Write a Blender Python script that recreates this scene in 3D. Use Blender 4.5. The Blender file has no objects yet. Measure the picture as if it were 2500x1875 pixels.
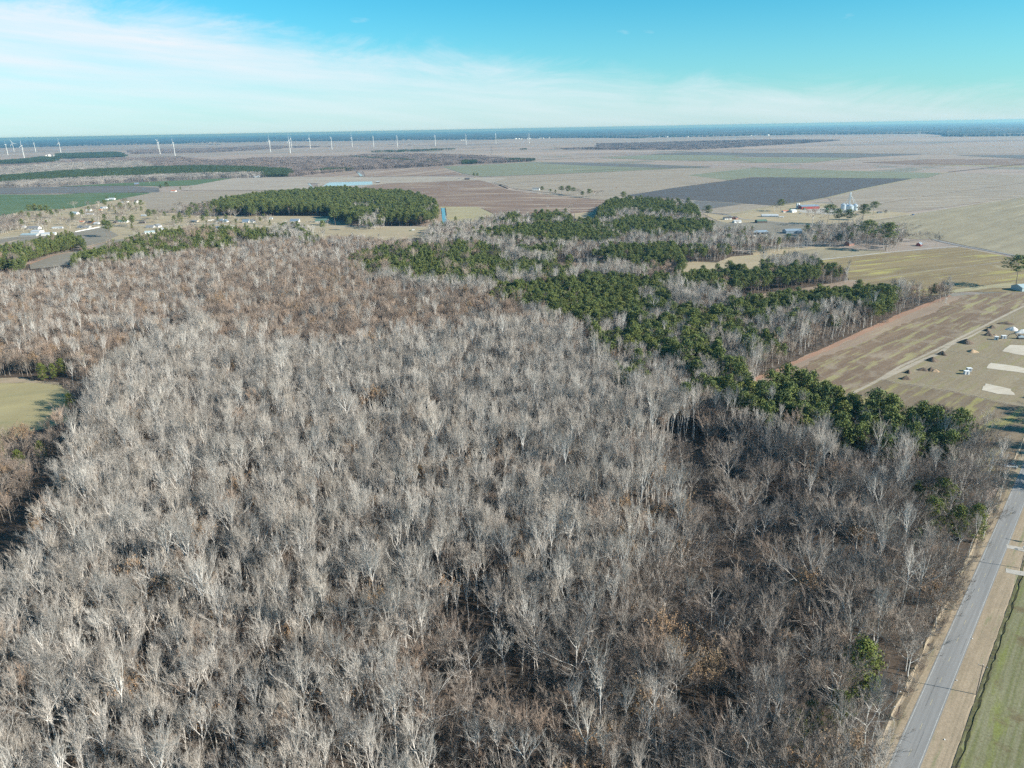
import bpy, bmesh, math, random
import numpy as np
from mathutils import Matrix, Vector

# ------------------------------------------------------------------ camera, sky, sun, exposure
S = bpy.context.scene
H = 165.0                                     # height of the drone above the fields
F = 1794.0                                    # focal length in units of a 2500 wide picture
PITCH = math.radians(19.16); ROLL = math.radians(-1.054)
RM = Matrix.Rotation(math.pi/2-PITCH, 4, 'X') @ Matrix.Rotation(ROLL, 4, 'Z')
cam = bpy.data.cameras.new('camera'); co = bpy.data.objects.new('camera', cam)
S.collection.objects.link(co); S.camera = co
cam.sensor_width = 36.0; cam.lens = 36.0*F/2500.0
cam.clip_start = 1.0; cam.clip_end = 200000.0
co.matrix_world = Matrix.Translation((0, 0, H)) @ RM

SUN_AZ = math.radians(-20.0)                  # direction towards the sun, from +X
SUN_EL = math.radians(28.0)
sun = bpy.data.lights.new('sun', 'SUN'); sun.energy = 5.0; sun.angle = math.radians(0.53)
sun.color = (1.0, 0.945, 0.86)
so = bpy.data.objects.new('sun', sun); S.collection.objects.link(so)
sd = Vector((math.cos(SUN_AZ)*math.cos(SUN_EL), math.sin(SUN_AZ)*math.cos(SUN_EL), math.sin(SUN_EL)))
so.rotation_euler = sd.to_track_quat('Z', 'Y').to_euler()

W = bpy.data.worlds.new('World'); S.world = W; W.use_nodes = True
def build_world():
    nt = W.node_tree; nt.nodes.clear(); N = nt.nodes.new; L = nt.links.new
    out = N('ShaderNodeOutputWorld'); bg = N('ShaderNodeBackground'); L(bg.outputs[0], out.inputs[0])
    bg.inputs[1].default_value = 0.070
    sky = N('ShaderNodeTexSky'); sky.sky_type = 'NISHITA'; sky.sun_disc = False
    sky.sun_elevation = SUN_EL; sky.sun_rotation = math.pi/2 - SUN_AZ
    sky.air_density = 1.0; sky.dust_density = 0.3; sky.ozone_density = 1.2
    tc = N('ShaderNodeTexCoord'); sp = N('ShaderNodeSeparateXYZ'); L(tc.outputs['Generated'], sp.inputs[0])
    def M(op, a, b=None, c=None, clamp=False):
        n = N('ShaderNodeMath'); n.operation = op; n.use_clamp = clamp
        for i, v in enumerate((a, b, c)):
            if v is None: continue
            if isinstance(v, (int, float)): n.inputs[i].default_value = v
            else: L(v, n.inputs[i])
        return n.outputs[0]
    el = M('ARCSINE', sp.outputs[2])                               # elevation, radians
    az = M('ARCTAN2', sp.outputs[0], sp.outputs[1])                # clockwise from +Y
    tint = N('ShaderNodeMix'); tint.data_type = 'RGBA'; tint.blend_type = 'MULTIPLY'; tint.inputs[0].default_value = 1
    L(sky.outputs[0], tint.inputs[6]); tint.inputs[7].default_value = (0.25, 1.0, 1.21, 1)
    # pale air low over the horizon
    hz = M('POWER', M('SUBTRACT', 1.0, M('DIVIDE', M('MAXIMUM', el, 0.0), 0.16, clamp=True)), 1.6)
    hm = N('ShaderNodeMix'); hm.data_type = 'RGBA'; L(M('MULTIPLY', hz, 0.55), hm.inputs[0])
    L(tint.outputs[2], hm.inputs[6]); hm.inputs[7].default_value = (5.3, 6.15, 7.0, 1)
    # bank of cirrus: its upper edge falls from left to right
    edge = N('ShaderNodeMapRange'); edge.interpolation_type = 'SMOOTHSTEP'
    L(az, edge.inputs[0]); edge.inputs[1].default_value = -0.72; edge.inputs[2].default_value = 0.10
    edge.inputs[3].default_value = 0.172; edge.inputs[4].default_value = 0.085
    edge2 = N('ShaderNodeMapRange'); L(az, edge2.inputs[0]); edge2.inputs[1].default_value = -0.05; edge2.inputs[2].default_value = 0.62
    edge2.inputs[3].default_value = 0.0; edge2.inputs[4].default_value = -0.050
    ed = M('ADD', edge.outputs[0], edge2.outputs[0])
    cv = N('ShaderNodeCombineXYZ'); L(M('MULTIPLY', az, 1.0), cv.inputs[0]); L(M('MULTIPLY', el, 3.2), cv.inputs[1])
    n1 = N('ShaderNodeTexNoise'); n1.inputs['Scale'].default_value = 5.0; n1.inputs['Detail'].default_value = 10; n1.inputs['Roughness'].default_value = 0.70; n1.inputs['Distortion'].default_value = 0.9
    L(cv.outputs[0], n1.inputs['Vector'])
    cv2 = N('ShaderNodeCombineXYZ'); L(M('MULTIPLY', az, 1.0), cv2.inputs[0]); L(M('ADD', M('MULTIPLY', el, 14.0), M('MULTIPLY', az, 1.2)), cv2.inputs[1])
    n2 = N('ShaderNodeTexNoise'); n2.inputs['Scale'].default_value = 4.0; n2.inputs['Detail'].default_value = 6; n2.inputs['Roughness'].default_value = 0.55
    L(cv2.outputs[0], n2.inputs['Vector'])
    d = M('SUBTRACT', ed, el)
    wisp = M('MULTIPLY', M('SUBTRACT', n1.outputs[0], 0.5), 0.10)
    m = N('ShaderNodeMapRange'); m.interpolation_type = 'SMOOTHSTEP'; L(M('ADD', d, wisp), m.inputs[0])
    m.inputs[1].default_value = -0.010; m.inputs[2].default_value = 0.045; m.inputs[3].default_value = 0; m.inputs[4].default_value = 1
    dens = M('ADD', 0.14, M('MULTIPLY', n2.outputs[0], 1.30))
    lowfade = N('ShaderNodeMapRange'); L(el, lowfade.inputs[0]); lowfade.inputs[1].default_value = 0.0; lowfade.inputs[2].default_value = 0.11
    lowfade.inputs[3].default_value = 0.52; lowfade.inputs[4].default_value = 1.0
    cm = M('MULTIPLY', M('MULTIPLY', m.outputs[0], dens), lowfade.outputs[0], clamp=True)
    # a few loose scraps above the bank
    n3 = N('ShaderNodeTexNoise'); n3.inputs['Scale'].default_value = 9.0; n3.inputs['Detail'].default_value = 5; L(cv.outputs[0], n3.inputs['Vector'])
    s3 = N('ShaderNodeMapRange'); L(n3.outputs[0], s3.inputs[0]); s3.inputs[1].default_value = 0.66; s3.inputs[2].default_value = 0.80; s3.inputs[4].default_value = 0.5
    cmx = M('MAXIMUM', cm, s3.outputs[0])
    mix = N('ShaderNodeMix'); mix.data_type = 'RGBA'; L(cmx, mix.inputs[0]); L(hm.outputs[2], mix.inputs[6])
    mix.inputs[7].default_value = (6.9, 7.35, 7.8, 1)
    L(mix.outputs[2], bg.inputs[0])
build_world()
S.view_settings.view_transform = 'Standard'; S.view_settings.look = 'None'
S.view_settings.exposure = 0.85; S.view_settings.gamma = 1.0; S.view_settings.use_curve_mapping = False
S.cycles.use_denoising = False
S.cycles.max_bounces = 5; S.cycles.diffuse_bounces = 2; S.cycles.glossy_bounces = 2; S.cycles.volume_bounces = 0
S.cycles.transmission_bounces = 2; S.cycles.use_adaptive_sampling = True; S.cycles.adaptive_threshold = 0.02
S.cycles.sample_clamp_indirect = 4.0

rnd = random.Random(11); nr = np.random.default_rng(11)

# ------------------------------------------------------------------ survey: photograph position -> place on the ground
CROP = {'A': (0, 0, 1), '1': (0, 290, .28933), '2': (600, 290, .28933), '3': (1200, 290, .28933), '4': (1780, 290, .3255),
        '5': (1800, 700, .31646), '6': (2100, 1100, .4673), '7': (0, 800, .36157), 'a': (0, 480, .14919), 'b': (320, 480, .14919),
        'c': (650, 480, .217), 'd': (1750, 460, .14014), 'e': (2040, 540, .20796), 'f': (2300, 1100, .21097), 'g': (2350, 740, .07232),
        'h': (0, 600, .24108), 'i': (2240, 760, .12054), 'j': (1300, 600, .31646), 'k': (1960, 450, .09946), 'F': (0, 0, 1.13020)}
R3 = np.array(RM.to_3x3())
def U(c, h, *v):
    ox, oy, s = CROP[c]
    return [(ox+v[i]*s, oy+v[i+1]*s, h) for i in range(0, len(v), 2)]
def ground(x, y, h=0.0):
    d = R3 @ np.array([(x-1250)/F, -(y-937.5)/F, -1.0]); t = (h-H)/d[2]
    return (t*d[0], t*d[1])
def at(c, x, y, h=0.0):
    p = U(c, h, x, y)[0]; return ground(*p)
def look(P):                                   # N x 3 points -> picture coordinates, used to choose the nearest trees
    q = (np.asarray(P) - [0, 0, H]) @ R3
    z = -q[:, 2]; z = np.where(z < 1, 1e9, z)
    return 1250+F*q[:, 0]/z, 937.5-F*q[:, 1]/z, z
def inside(poly, X, Y):
    n = len(poly); r = np.zeros(len(X), bool); j = n-1
    for i in range(n):
        xi, yi = poly[i]; xj, yj = poly[j]
        if yi != yj:
            c = ((yi > Y) != (yj > Y)) & (X < (xj-xi)*(Y-yi)/(yj-yi)+xi); r ^= c
        j = i
    return r

# ------------------------------------------------------------------ helpers
COL = S.collection
def link(o, parent=None):
    COL.objects.link(o)
    if parent: o.parent = parent
    return o
def tag(o, label=None, cat=None, group=None, kind=None):
    if label: o['label'] = label
    if cat: o['category'] = cat
    if group: o['group'] = group
    if kind: o['kind'] = kind
    return o
def empty(name, loc, rz=0, label=None, cat=None, group=None):
    o = bpy.data.objects.new(name, None); o.location = (loc[0], loc[1], loc[2] if len(loc) > 2 else 0)
    o.rotation_euler = (0, 0, rz); link(o); o.empty_display_size = 0.5
    return tag(o, label, cat, group)
def me(name, v, f, mats, mi=None, smooth=False):
    m = bpy.data.meshes.new(name); m.from_pydata([tuple(p) for p in v], [], f)
    for k in (mats if isinstance(mats, (list, tuple)) else [mats]): m.materials.append(k)
    if mi is not None: m.polygons.foreach_set('material_index', mi)
    if smooth: m.polygons.foreach_set('use_smooth', [True]*len(m.polygons))
    m.update(); return m
def ob(name, m, parent=None, loc=None):
    o = bpy.data.objects.new(name, m); link(o, parent)
    if loc: o.location = loc
    return o
class B:
    def __init__(s): s.v = []; s.f = []; s.m = []
    def box(s, x0, x1, y0, y1, z0, z1, mi=0):
        n = len(s.v)
        s.v += [(x, y, z) for z in (z0, z1) for x, y in ((x0, y0), (x1, y0), (x1, y1), (x0, y1))]
        s.f += [(n, n+3, n+2, n+1), (n+4, n+5, n+6, n+7), (n, n+1, n+5, n+4), (n+1, n+2, n+6, n+5), (n+2, n+3, n+7, n+6), (n+3, n, n+4, n+7)]
        s.m += [mi]*6; return s
    def tube(s, pts, rad, k=6, mi=0, cap=False):
        base = []
        for i, p in enumerate(pts):
            a = Vector(pts[max(i-1, 0)]); b = Vector(pts[min(i+1, len(pts)-1)]); d = (b-a).normalized()
            u = d.orthogonal().normalized() if i == 0 else (u - d*u.dot(d)).normalized()
            w = d.cross(u); base.append(len(s.v))
            for j in range(k):
                t = 2*math.pi*j/k; s.v.append(tuple(Vector(p)+(u*math.cos(t)+w*math.sin(t))*rad[i]))
        for a, b in zip(base, base[1:]):
            for j in range(k):
                s.f.append((a+j, a+(j+1) % k, b+(j+1) % k, b+j)); s.m.append(mi)
        if cap:
            s.f.append(tuple(base[-1]+j for j in range(k))); s.m.append(mi)
            s.f.append(tuple(base[0]+k-1-j for j in range(k))); s.m.append(mi)
        return s
    def spike(s, p, q, r, mi=0):
        p = Vector(p); q = Vector(q); d = (q-p).normalized(); u = d.orthogonal().normalized(); w = d.cross(u); n = len(s.v)
        s.v += [tuple(p+u*r), tuple(p+(w*.866-u*.5)*r), tuple(p-(w*.866+u*.5)*r), tuple(q)]
        s.f += [(n, n+1, n+3), (n+1, n+2, n+3), (n+2, n, n+3)]; s.m += [mi]*3; return s
    def prism(s, prof, y0, y1, mi=0):            # profile in x,z extruded along y
        n = len(s.v); k = len(prof)
        s.v += [(x, y0, z) for x, z in prof] + [(x, y1, z) for x, z in prof]
        s.f += [tuple(n+i for i in range(k)), tuple(n+2*k-1-i for i in range(k))]
        s.f += [(n+(i+1) % k, n+i, n+k+i, n+k+(i+1) % k) for i in range(k)]; s.m += [mi]*(k+2); return s
    def lathe(s, prof, k=16, c=(0, 0), mi=0):
        n = len(s.v)
        for r, z in prof:
            s.v += [(c[0]+r*math.cos(2*math.pi*j/k), c[1]+r*math.sin(2*math.pi*j/k), z) for j in range(k)]
        for i in range(len(prof)-1):
            for j in range(k):
                a = n+i*k+j; b = n+i*k+(j+1) % k; s.f.append((a, b, b+k, a+k)); s.m.append(mi)
        return s
    def mesh(s, name, mats, smooth=False): return me(name, s.v, s.f, mats, s.m, smooth)
    def ob(s, name, mats, parent=None, smooth=False): return ob(name, s.mesh(name, mats, smooth), parent)

# ------------------------------------------------------------------ materials
def rgb(c): return (c[0], c[1], c[2], 1.0)
def nodes(name, rough=0.9, spec=0.2):
    m = bpy.data.materials.new(name); m.use_nodes = True; nt = m.node_tree
    b = nt.nodes['Principled BSDF']; b.inputs['Roughness'].default_value = rough; b.inputs['Specular IOR Level'].default_value = spec
    return m, nt, b
def plain(name, c, rough=0.7, spec=0.3, metal=0.0, var=0.12, scale=1.5):
    m, nt, b = nodes(name, rough, spec); b.inputs['Metallic'].default_value = metal
    N = nt.nodes.new; L = nt.links.new
    g = N('ShaderNodeTexCoord'); n = N('ShaderNodeTexNoise'); n.inputs['Scale'].default_value = scale; n.inputs['Detail'].default_value = 4
    L(g.outputs['Object'], n.inputs['Vector'])
    r = N('ShaderNodeValToRGB'); r.color_ramp.elements[0].position = 0.3; r.color_ramp.elements[1].position = 0.7
    r.color_ramp.elements[0].color = rgb([x*(1-var) for x in c]); r.color_ramp.elements[1].color = rgb([min(1, x*(1+var)) for x in c])
    L(n.outputs[0], r.inputs[0]); L(r.outputs[0], b.inputs['Base Color']); return m
def tree_mat(name, cols, rough=0.85, transl=0.0, scale=0.35):
    """colour differs from tree to tree (random per object) and within the tree in clumps"""
    m, nt, b = nodes(name, rough, 0.15); N = nt.nodes.new; L = nt.links.new
    oi = N('ShaderNodeObjectInfo'); r = N('ShaderNodeValToRGB'); el = r.color_ramp.elements
    el[0].position = 0; el[0].color = rgb(cols[0]); el[1].position = 1; el[1].color = rgb(cols[-1])
    for i in range(1, len(cols)-1): e = el.new(i/(len(cols)-1)); e.color = rgb(cols[i])
    L(oi.outputs['Random'], r.inputs[0])
    g = N('ShaderNodeNewGeometry'); n = N('ShaderNodeTexNoise'); n.inputs['Scale'].default_value = scale; n.inputs['Detail'].default_value = 3
    L(g.outputs['Position'], n.inputs['Vector'])
    mr = N('ShaderNodeMapRange'); L(n.outputs[0], mr.inputs[0]); mr.inputs[1].default_value = .3; mr.inputs[2].default_value = .7; mr.inputs[3].default_value = .84; mr.inputs[4].default_value = 1.16
    mx = N('ShaderNodeMix'); mx.data_type = 'RGBA'; mx.blend_type = 'MULTIPLY'; mx.inputs[0].default_value = 1
    L(r.outputs[0], mx.inputs[6]); L(mr.outputs[0], mx.inputs[7]); L(mx.outputs[2], b.inputs['Base Color'])
    return m
def field_mat(name, c1, c2, c3=None, ang=0.0, row=(300, 9), patch=70, thr=(0.55, 0.68), fine=0.9, fine_amt=0.25, c4=None, thr4=(0.6, 0.7), bump=0.0, cells=None):
    """c1..c2 along the rows, c3 in drawn-out patches, c4 in round patches"""
    m, nt, b = nodes(name, 0.95, 0.1); N = nt.nodes.new; L = nt.links.new
    g = N('ShaderNodeNewGeometry'); mp = N('ShaderNodeMapping'); mp.vector_type = 'POINT'; mp.inputs['Rotation'].default_value = (0, 0, -ang)
    L(g.outputs['Position'], mp.inputs[0])
    def noise(scale3, detail=5, rough=0.6, seed=0):
        mm = N('ShaderNodeMapping'); mm.inputs['Scale'].default_value = scale3; mm.inputs['Location'].default_value = (seed*13.7, seed*7.1, 0)
        L(mp.outputs[0], mm.inputs[0]); n = N('ShaderNodeTexNoise'); n.inputs['Scale'].default_value = 1; n.inputs['Detail'].default_value = detail
        n.inputs['Roughness'].default_value = rough; L(mm.outputs[0], n.inputs['Vector']); return n.outputs[0]
    def ramp(src, a, b_):
        r = N('ShaderNodeMapRange'); r.interpolation_type = 'SMOOTHSTEP'; L(src, r.inputs[0]); r.inputs[1].default_value = a; r.inputs[2].default_value = b_; return r.outputs[0]
    def mixc(f, A, Bc):
        x = N('ShaderNodeMix'); x.data_type = 'RGBA'; L(f, x.inputs[0])
        for i, v in ((6, A), (7, Bc)):
            if isinstance(v, tuple): x.inputs[i].default_value = rgb(v)
            else: L(v, x.inputs[i])
        return x.outputs[2]
    cur = mixc(ramp(noise((1/row[0], 1/row[1], 0), 4, 0.6, 1), 0.34, 0.66), c1, c2)
    if c3: cur = mixc(ramp(noise((1/(patch*3.0), 1/(patch*.35), 0), 5, 0.6, 2), *thr), cur, c3)
    if c4: cur = mixc(ramp(noise((1/patch, 1/patch, 0), 5, 0.6, 3), *thr4), cur, c4)
    f = N('ShaderNodeMapRange'); L(noise((fine, fine, fine), 6, 0.7, 4), f.inputs[0]); f.inputs[1].default_value = .25; f.inputs[2].default_value = .75
    f.inputs[3].default_value = 1-fine_amt; f.inputs[4].default_value = 1+fine_amt
    f2 = N('ShaderNodeMapRange'); L(noise((1/55., 1/40., 0), 5, 0.65, 5), f2.inputs[0]); f2.inputs[1].default_value = .25; f2.inputs[2].default_value = .75
    f2.inputs[3].default_value = .86; f2.inputs[4].default_value = 1.14
    x = N('ShaderNodeMix'); x.data_type = 'RGBA'; x.blend_type = 'MULTIPLY'; x.inputs[0].default_value = 1; L(cur, x.inputs[6]); L(f.outputs[0], x.inputs[7])
    y = N('ShaderNodeMix'); y.data_type = 'RGBA'; y.blend_type = 'MULTIPLY'; y.inputs[0].default_value = 1; L(x.outputs[2], y.inputs[6]); L(f2.outputs[0], y.inputs[7])
    if cells:                                       # patchwork of far fields, each with its own crop tone
        mm = N('ShaderNodeMapping'); mm.inputs['Scale'].default_value = (1/cells[0], 1/cells[1], 1); L(mp.outputs[0], mm.inputs[0])
        v = N('ShaderNodeTexVoronoi'); v.voronoi_dimensions = '2D'; v.distance = 'CHEBYCHEV'; v.inputs['Scale'].default_value = 1; v.inputs['Randomness'].default_value = .75; L(mm.outputs[0], v.inputs['Vector'])
        sp = N('ShaderNodeSeparateColor'); L(v.outputs['Color'], sp.inputs[0])
        r1 = N('ShaderNodeValToRGB'); e = r1.color_ramp.elements; e[0].color = (.74, .76, .78, 1); e[1].color = (1.12, 1.10, 1.06, 1)
        for q, cc in ((.25, (1.02, 1.0, .97, 1)), (.5, (.90, .93, .90, 1)), (.75, (1.08, 1.03, .97, 1))): k = e.new(q); k.color = cc
        L(sp.outputs[0], r1.inputs[0]); w = N('ShaderNodeMix'); w.data_type = 'RGBA'; w.blend_type = 'MULTIPLY'; w.inputs[0].default_value = 1
        L(y.outputs[2], w.inputs[6]); L(r1.outputs[0], w.inputs[7]); y = w
    L(y.outputs[2], b.inputs['Base Color']); return m
def ang_of(c, x0, y0, x1, y1):
    a = at(c, x0, y0); b = at(c, x1, y1); return math.atan2(b[1]-a[1], b[0]-a[0])

ROWS = ang_of('5', 280, 660, 1640, 80)
TAN = (.36, .30, .235)
MF = dict(
  plain_=field_mat('farmland', (.365, .29, .245), (.30, .245, .21), (.385, .325, .265), ang=.12, row=(1400, 90), patch=500, fine=.05, fine_amt=.1, c4=(.22, .21, .175), thr4=(.6, .63), cells=(1500, 520)),
  tan=field_mat('tan_stubble', (.36, .31, .25), (.30, .26, .215), (.40, .355, .28), ang=.1, row=(500, 30), patch=120, fine=.15),
  greytan=field_mat('grey_stubble', (.315, .265, .205), (.265, .225, .175), (.36, .305, .235), ang=.1, row=(500, 18), patch=120, fine=.15),
  green=field_mat('winter_wheat', (.085, .135, .065), (.11, .155, .08), (.13, .165, .085), ang=.1, row=(500, 30), patch=120, fine=.15, fine_amt=.12),
  greygreen=field_mat('thin_winter_crop', (.215, .22, .15), (.18, .195, .13), (.27, .25, .185), ang=.1, row=(600, 30), patch=160, fine=.1, fine_amt=.12),
  slate=field_mat('dark_ploughed_soil', (.092, .090, .090), (.112, .107, .103), (.135, .128, .12), ang=.05, row=(500, 16), patch=150, thr=(.6, .75), fine=.15),
  slate2=field_mat('dark_grey_soil', (.13, .13, .125), (.155, .15, .14), (.18, .17, .15), ang=.05, row=(500, 20), patch=150, fine=.15),
  brown=field_mat('brown_soil', (.235, .165, .125), (.185, .13, .10), (.34, .27, .205), ang=-.05, row=(500, 22), patch=70, thr=(.52, .62), fine=.15),
  olive=field_mat('olive_stubble', (.30, .26, .175), (.255, .22, .15), (.34, .295, .205), ang=ROWS, row=(400, 14), patch=90, fine=.3),
  streaky=field_mat('striped_weedy_field', (.27, .21, .115), (.20, .155, .09), (.34, .30, .11), ang=ang_of('4', 700, 1070, 1730, 965), row=(260, 9), patch=34, thr=(.54, .63), fine=.5, c4=(.30, .25, .15), thr4=(.58, .7)),
  brown2=field_mat('brown_weedy_field', (.215, .155, .105), (.17, .122, .085), (.285, .25, .13), ang=ROWS, row=(160, 4), patch=17, thr=(.51, .60), fine=.6, c4=(.27, .215, .155), thr4=(.50, .66)),
  brown3=field_mat('brown_green_field', (.21, .165, .11), (.17, .13, .09), (.27, .24, .10), ang=ROWS, row=(90, 4), patch=22, thr=(.5, .62), fine=.6, c4=(.155, .105, .07), thr4=(.58, .66)),
  lot=field_mat('rough_mown_lot', (.27, .22, .145), (.235, .19, .125), (.24, .21, .11), ang=ROWS, row=(80, 3), patch=14, thr=(.5, .65), fine=.6, c4=(.27, .235, .175), thr4=(.58, .7)),
  near=field_mat('near_field_grass', (.15, .155, .07), (.215, .205, .125), (.185, .20, .065), ang=math.atan2(.757, .6536), row=(60, 1.3), patch=9, thr=(.50, .70), fine=1.3, fine_amt=.4, c4=(.15, .125, .07), thr4=(.52, .68)),
  verge=field_mat('dry_verge_grass', (.34, .27, .19), (.28, .225, .155), (.20, .20, .11), ang=math.atan2(.757, .6536), row=(30, 1.0), patch=8, thr=(.56, .7), fine=2, fine_amt=.3),
  yellow=field_mat('yellow_grass', (.35, .305, .185), (.31, .275, .17), (.36, .31, .14), ang=.2, row=(200, 10), patch=60, fine=.3),
  lawn=field_mat('village_grass', (.38, .31, .205), (.33, .275, .18), (.27, .255, .155), ang=.3, row=(150, 12), patch=40, fine=.3, c4=(.40, .31, .20)),
  villfield=field_mat('village_field', (.20, .18, .145), (.235, .21, .165), (.27, .25, .18), ang=.45, row=(200, 8), patch=60, fine=.3),
  clearing=field_mat('left_pasture', (.33, .285, .15), (.30, .26, .145), (.26, .245, .135), ang=.3, row=(120, 10), patch=40, fine=.8, fine_amt=.12),
  red=field_mat('red_broomsedge', (.34, .20, .14), (.30, .20, .14), (.33, .26, .19), ang=ROWS, row=(60, 3), patch=9, fine=1),
  pinkish=field_mat('bare_pinkish_margin', (.30, .225, .165), (.26, .20, .15), (.32, .27, .18), ang=ROWS, row=(90, 4), patch=16, fine=.8),
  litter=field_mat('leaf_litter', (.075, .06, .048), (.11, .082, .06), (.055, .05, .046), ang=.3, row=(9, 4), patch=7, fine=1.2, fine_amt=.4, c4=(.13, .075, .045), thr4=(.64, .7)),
  drain=field_mat('drain_weeds', (.075, .07, .04), (.10, .10, .045), (.05, .045, .035), row=(6, 1), patch=3, fine=2),
  sand=field_mat('pale_sand', (.52, .465, .375), (.46, .40, .315), (.38, .33, .25), ang=.3, row=(20, 3), patch=8, thr=(.6, .75), fine=1.5, fine_amt=.08),
  track=field_mat('dirt_track', (.40, .34, .26), (.34, .29, .22), (.28, .26, .19), ang=0, row=(20, 3), patch=10, fine=1),
  paletrack=field_mat('gravel_track', (.44, .41, .36), (.38, .355, .31), (.30, .28, .22), ang=0, row=(20, 3), patch=10, fine=1),
  stripe=field_mat('striped_beds', (.21, .15, .12), (.35, .28, .22), None, ang=1.15, row=(900, 55), patch=100, fine=.1),
)
def asphalt():
    m, nt, b = nodes('asphalt', 0.85, 0.3); N = nt.nodes.new; L = nt.links.new
    g = N('ShaderNodeNewGeometry'); mp = N('ShaderNodeMapping'); mp.inputs['Rotation'].default_value = (0, 0, -math.atan2(.757, .6536))
    L(g.outputs['Position'], mp.inputs[0]); mp2 = N('ShaderNodeMapping'); mp2.inputs['Scale'].default_value = (.03, 1.1, 1); L(mp.outputs[0], mp2.inputs[0])
    n = N('ShaderNodeTexNoise'); n.inputs['Scale'].default_value = 1; n.inputs['Detail'].default_value = 4; L(mp2.outputs[0], n.inputs['Vector'])
    n2 = N('ShaderNodeTexNoise'); n2.inputs['Scale'].default_value = 6; n2.inputs['Detail'].default_value = 5; L(g.outputs['Position'], n2.inputs['Vector'])
    a = N('ShaderNodeMath'); a.operation = 'ADD'; L(n.outputs[0], a.inputs[0]); L(n2.outputs[0], a.inputs[1])
    r = N('ShaderNodeValToRGB'); r.color_ramp.elements[0].position = .75; r.color_ramp.elements[1].position = 1.25
    mr = N('ShaderNodeMapRange'); L(a.outputs[0], mr.inputs[0]); mr.inputs[1].default_value = .7; mr.inputs[2].default_value = 1.3
    r.color_ramp.elements[0].position = 0; r.color_ramp.elements[1].position = 1
    r.color_ramp.elements[0].color = (.18, .177, .17, 1); r.color_ramp.elements[1].color = (.275, .27, .26, 1)
    L(mr.outputs[0], r.inputs[0]); L(r.outputs[0], b.inputs['Base Color']); return m
M_ASPH = asphalt()
M_PAINT = plain('road_paint_white', (.46, .46, .43), .6, var=.2, scale=.8)
M_YEL = plain('road_paint_yellow', (.46, .40, .24), .6, var=.2, scale=.8)
def water_mat():
    m, nt, b = nodes('ditch_water', 0.06, 0.5); N = nt.nodes.new; L = nt.links.new
    b.inputs['Base Color'].default_value = (.05, .12, .17, 1)
    n = N('ShaderNodeTexNoise'); n.inputs['Scale'].default_value = .8; g = N('ShaderNodeNewGeometry'); L(g.outputs['Position'], n.inputs['Vector'])
    bp = N('ShaderNodeBump'); bp.inputs['Strength'].default_value = .15; L(n.outputs[0], bp.inputs['Height']); L(bp.outputs[0], b.inputs['Normal']); return m
M_WATER = water_mat()

# ------------------------------------------------------------------ ground and fields
def poly_xy(P): return [ground(*p) for p in P]
def wobble(pts, step, amp, seed):
    r = random.Random(seed); out = []
    for i, a in enumerate(pts):
        b = pts[(i+1) % len(pts)]; l = math.dist(a, b); k = max(1, int(l/step))
        for j in range(k):
            t = j/k; q = amp if j else 0
            out.append((a[0]+(b[0]-a[0])*t+r.uniform(-q, q), a[1]+(b[1]-a[1])*t+r.uniform(-q, q)))
    return out
ZI = [0]
def field(name, P, mat, z=None, amp=None, world=False):
    pts = P if world else poly_xy(P)
    size = max(math.dist(pts[0], p) for p in pts[1:])
    pts = wobble(pts, max(4, size/60), size/500 if amp is None else amp, len(pts)*7+ZI[0])
    if z is None: ZI[0] += 1; z = 0.012*ZI[0]
    a = 0
    for i in range(len(pts)):
        j = (i+1) % len(pts); a += pts[i][0]*pts[j][1]-pts[j][0]*pts[i][1]
    if a < 0: pts = pts[::-1]
    m = me(name, [(x, y, z) for x, y in pts], [tuple(range(len(pts)))], MF[mat] if isinstance(mat, str) else mat)
    return tag(ob(name, m), kind='structure')
def strip(name, line, w, mat, z=None, kind='structure', world=False):
    pts = line if world else poly_xy(line)
    if z is None: ZI[0] += 1; z = 0.012*ZI[0]
    v = []; f = []
    for i, p in enumerate(pts):
        a = pts[max(i-1, 0)]; b = pts[min(i+1, len(pts)-1)]; l = math.dist(a, b); n = (-(b[1]-a[1])/l, (b[0]-a[0])/l)
        ww = w if not isinstance(w, (list, tuple)) else w[i]
        v += [(p[0]+n[0]*ww/2, p[1]+n[1]*ww/2, z), (p[0]-n[0]*ww/2, p[1]-n[1]*ww/2, z)]
    for i in range(len(pts)-1): f.append((2*i, 2*i+1, 2*i+3, 2*i+2))
    o = ob(name, me(name, v, f, MF[mat] if isinstance(mat, str) else mat)); return tag(o, kind=kind) if kind else o

RG = 60000.0
gv = [(0, 0, 0)]; gf = []
for r_ in (600, 3000, 12000, RG): gv += [(r_*math.cos(2*math.pi*k/96), r_*math.sin(2*math.pi*k/96), 0) for k in range(96)]
for k in range(96):
    gf.append((0, 1+k, 1+(k+1) % 96))
    for q in range(3): gf.append((1+q*96+k, 1+(q+1)*96+k, 1+(q+1)*96+(k+1) % 96, 1+q*96+(k+1) % 96))
tag(ob('ground', me('ground', gv, gf, MF['plain_'])), kind='structure')

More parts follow.
